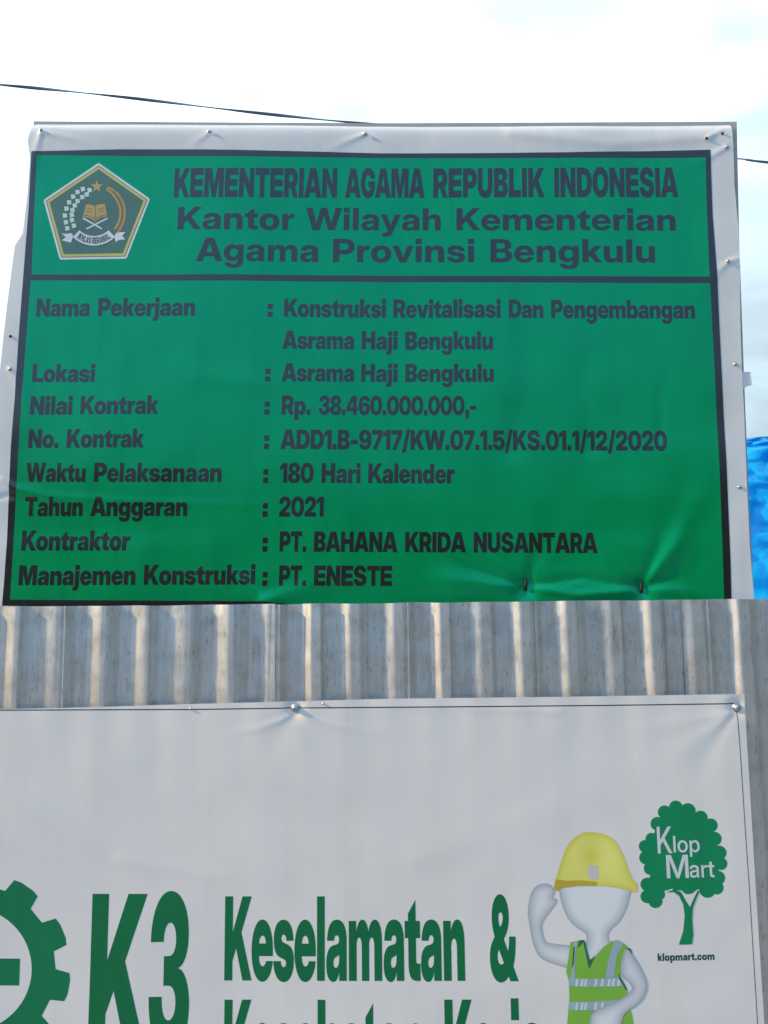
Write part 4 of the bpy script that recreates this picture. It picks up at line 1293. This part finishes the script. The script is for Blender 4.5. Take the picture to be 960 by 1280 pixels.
def helmet_ink(v, cs):
    d = contour_dist(v, cs)
    x = (v[:, 0] - 640) * 4.921
    y = (v[:, 1] - 1020) * 4.921
    r = np.clip(d / 7, 0, 1) * 0.55 + 0.45 * np.exp(-(((x - 600) / 90) ** 2 + ((y - 260) / 130) ** 2)) \
        - 0.5 * np.exp(-(((x - 486) / 55) ** 2 + ((y - 250) / 60) ** 2)) + 0.25 * np.exp(-(((x - 390) / 60) ** 2 + ((y - 250) / 90) ** 2))
    return np.clip(r, 0, 1)


helm = printed('hard_hat', LOW, [[fg(hel)]], MAT['helmet'], fig, P2, 2.5, helmet_ink)
printed('hat_brim', LOW, [[fg([(266, 388), (330, 396), (420, 394), (520, 402), (520, 428), (400, 428), (310, 440), (266, 460), (256, 448), (260, 420)])]], MAT['helmet_rim'], fig, P3, 4)
printed('hat_badge', LOW, [[fg([(462, 312), (484, 300), (528, 304), (532, 388), (500, 392), (466, 378)])]], MAT['helmet_mark'], fig, P3, 3)

# tree logo --------------------------------------------------------------


def tl(pts):
    return [(780 + x / 4.267, 980 + y / 4.267) for x, y in pts]


bumps = [(276, 124, 36), (216, 150, 36), (340, 144, 42), (408, 180, 38), (462, 220, 37), (482, 292, 38), (508, 366, 38), (516, 424, 34), (500, 500, 38), (494, 552, 36),
         (444, 562, 44), (350, 540, 50), (178, 212, 37), (146, 292, 32), (112, 332, 34), (116, 392, 36), (140, 448, 36), (122, 534, 36), (122, 598, 36), (166, 622, 38), (190, 588, 28)]
core = [(276, 124), (340, 144), (408, 180), (462, 220), (482, 292), (508, 366), (510, 424), (494, 500), (480, 555), (430, 566), (396, 560), (300, 566), (220, 566), (166, 610), (122, 590), (122, 534), (150, 450),
        (126, 392), (120, 340), (150, 292), (178, 212), (216, 150)]
logo = printed('tree_logo', LOW, [[orient(tl(core))] + [orient(tl(circle(*b))) for b in bumps]], MAT['tree_green'], safe, 0.00014, 4)
logo['label'] = 'green tree logo with white lettering in its crown'
printed('logo_gap', LOW, [[tl([(303, 566), (330, 588), (362, 584), (396, 558), (378, 600), (350, 654), (328, 618)])], [tl([(222, 568), (258, 556), (258, 566), (224, 574)])]],
        MAT['white_low'], logo, 0.00024, 4)
printed('logo_trunk', LOW, [[tl([(222, 576), (262, 574), (292, 596), (314, 640), (322, 700), (314, 780), (290, 854), (360, 852), (368, 800), (362, 720), (366, 660), (384, 610), (402, 572),
                               (392, 566), (372, 606), (350, 656), (326, 616), (300, 572), (262, 562)])]], MAT['tree_green'], logo, 0.00034, 4)
LG = []
for s, a, b, bs, cp in (('K', 180, 258, 370, 142), ('lop', 264, 405, 364, 88), ('M', 228, 346, 502, 124), ('art', 350, 483, 498, 92)):
    q0, q1 = tl([(a, bs)])[0], tl([(b, bs)])[0]
    LG += word('semi', s, q0[0], q1[0], q0[1], q0[1] - .4, cp / 4.267, None, LEAN)
printed('logo_lettering', LOW, LG, MAT['white_print'], logo, 0.00034, 4)
printed('web_address', LOW, word('black', 'klopmart.com', 821.7, 892.7, 1200.6, 1199.2, 9.6, None, LEAN), MAT['url_green'], safe, 0.00014, 4)

big = screw_mesh(0.0078, 0.0085)
for px, py in ((369, 885), (921, 884.5)):
    fix('screw', big, LOW, px, py, safe, MAT['steel'])
smalld = screw_mesh(0.0022, 0.0018)
for px, py in ((404, 879.5), (238, 886)):
    fix('nail', smalld, LOW, px, py, safe, MAT['steel'])

# ================================================================== BLUE TARPAULIN
# crumpled sheet draped over something behind the fence on the right
TY = 3.0
x0, ztop = (float(a) for a in plane_pt(948, 547, TY + 0.52))
nu, nv = 260, 240
uu = np.linspace(0, 1, nu)
vv = np.linspace(0, 1, nv)
UU, VV = np.meshgrid(uu, vv)
X = 0.9 + UU * 1.9
prof = np.clip(VV / 0.62, 0, 1)
back = np.clip((VV - 0.62) / 0.38, 0, 1)
Zt = ztop + 0.05 * vnoise(UU * 10, VV * 0, 0.8, 51) - 0.05 * np.clip(UU - .5, 0, 1)
Z = 0.02 + (Zt - 0.02) * np.sin(prof * math.pi / 2) ** 0.8
Y = TY + 0.42 * np.clip((Z - 1.3) / (ztop - 1.3), 0, 1) + 0.10 * prof ** 8 - 0.22 * (1 - prof) + back * 1.5


def crease(a, b, size, seed):
    return np.abs(vnoise(a, b, size, seed)) * 2


D = 0.075 * crease(UU * 190 + VV * 60, VV * 190, 24, 61) + 0.06 * crease(UU * 150 - VV * 120, VV * 260, 11, 63) + 0.03 * crease(UU * 120 + VV * 90, VV * 330, 5, 65) - 0.08
D = D * 0.85
front = 1 - back
Y = Y - D * front
Z = Z - D * 0.5 * (prof > .9) * 0.6
tv = np.stack([X, Y, Z], -1).reshape(-1, 3)
tf = [(r * nu + c, r * nu + c + 1, (r + 1) * nu + c + 1, (r + 1) * nu + c) for r in range(nv - 1) for c in range(nu - 1)]
tarp = mesh_obj('tarpaulin', tv, tf, MAT['tarp'])
tarp['label'] = 'crumpled shiny blue plastic tarpaulin draped behind the right end of the signboard'
tarp['category'] = 'tarpaulin'

# ================================================================== OVERHEAD CABLE
CY = 4.2
pts = [(-700, 60), (-300, 80), (0, 106), (150, 121), (320, 141), (480, 157), (700, 178), (925, 198.5), (960, 203), (1300, 238), (1900, 290)]
dense = []
for i in range(len(pts) - 1):
    p0, p1, p2, p3 = (np.array(pts[min(max(i + k, 0), len(pts) - 1)], float) for k in (-1, 0, 1, 2))
    for j in range(24):
        t = j / 24
        dense.append(0.5 * (2 * p1 + (p2 - p0) * t + (2 * p0 - 5 * p1 + 4 * p2 - p3) * t * t + (3 * p1 - p0 - 3 * p2 + p3) * t ** 3))
dense = np.array(dense)
cx, cz = plane_pt(dense[:, 0], dense[:, 1], CY)
cv, cf = [], []
S = 12
run = 0
for i in range(len(cx)):
    if i:
        run += math.hypot(cx[i] - cx[i - 1], cz[i] - cz[i - 1])
    tw = run / 0.62 * math.pi + 0.5 * math.sin(run * 2.1)
    for k in range(S):
        a = 2 * math.pi * k / S
        ex, ey = 0.0092 * math.cos(a), 0.0040 * math.sin(a)
        cv.append((cx[i], CY + ex * math.sin(tw) + ey * math.cos(tw), cz[i] + ex * math.cos(tw) - ey * math.sin(tw)))
for i in range(len(cx) - 1):
    for k in range(S):
        cf.append((i * S + k, i * S + (k + 1) % S, (i + 1) * S + (k + 1) % S, (i + 1) * S + k))
cable = mesh_obj('overhead_cable', cv, cf, MAT['rubber'])
cable['label'] = 'thin dark twisted cable crossing the sky and passing behind the signboard'
cable['category'] = 'cable'
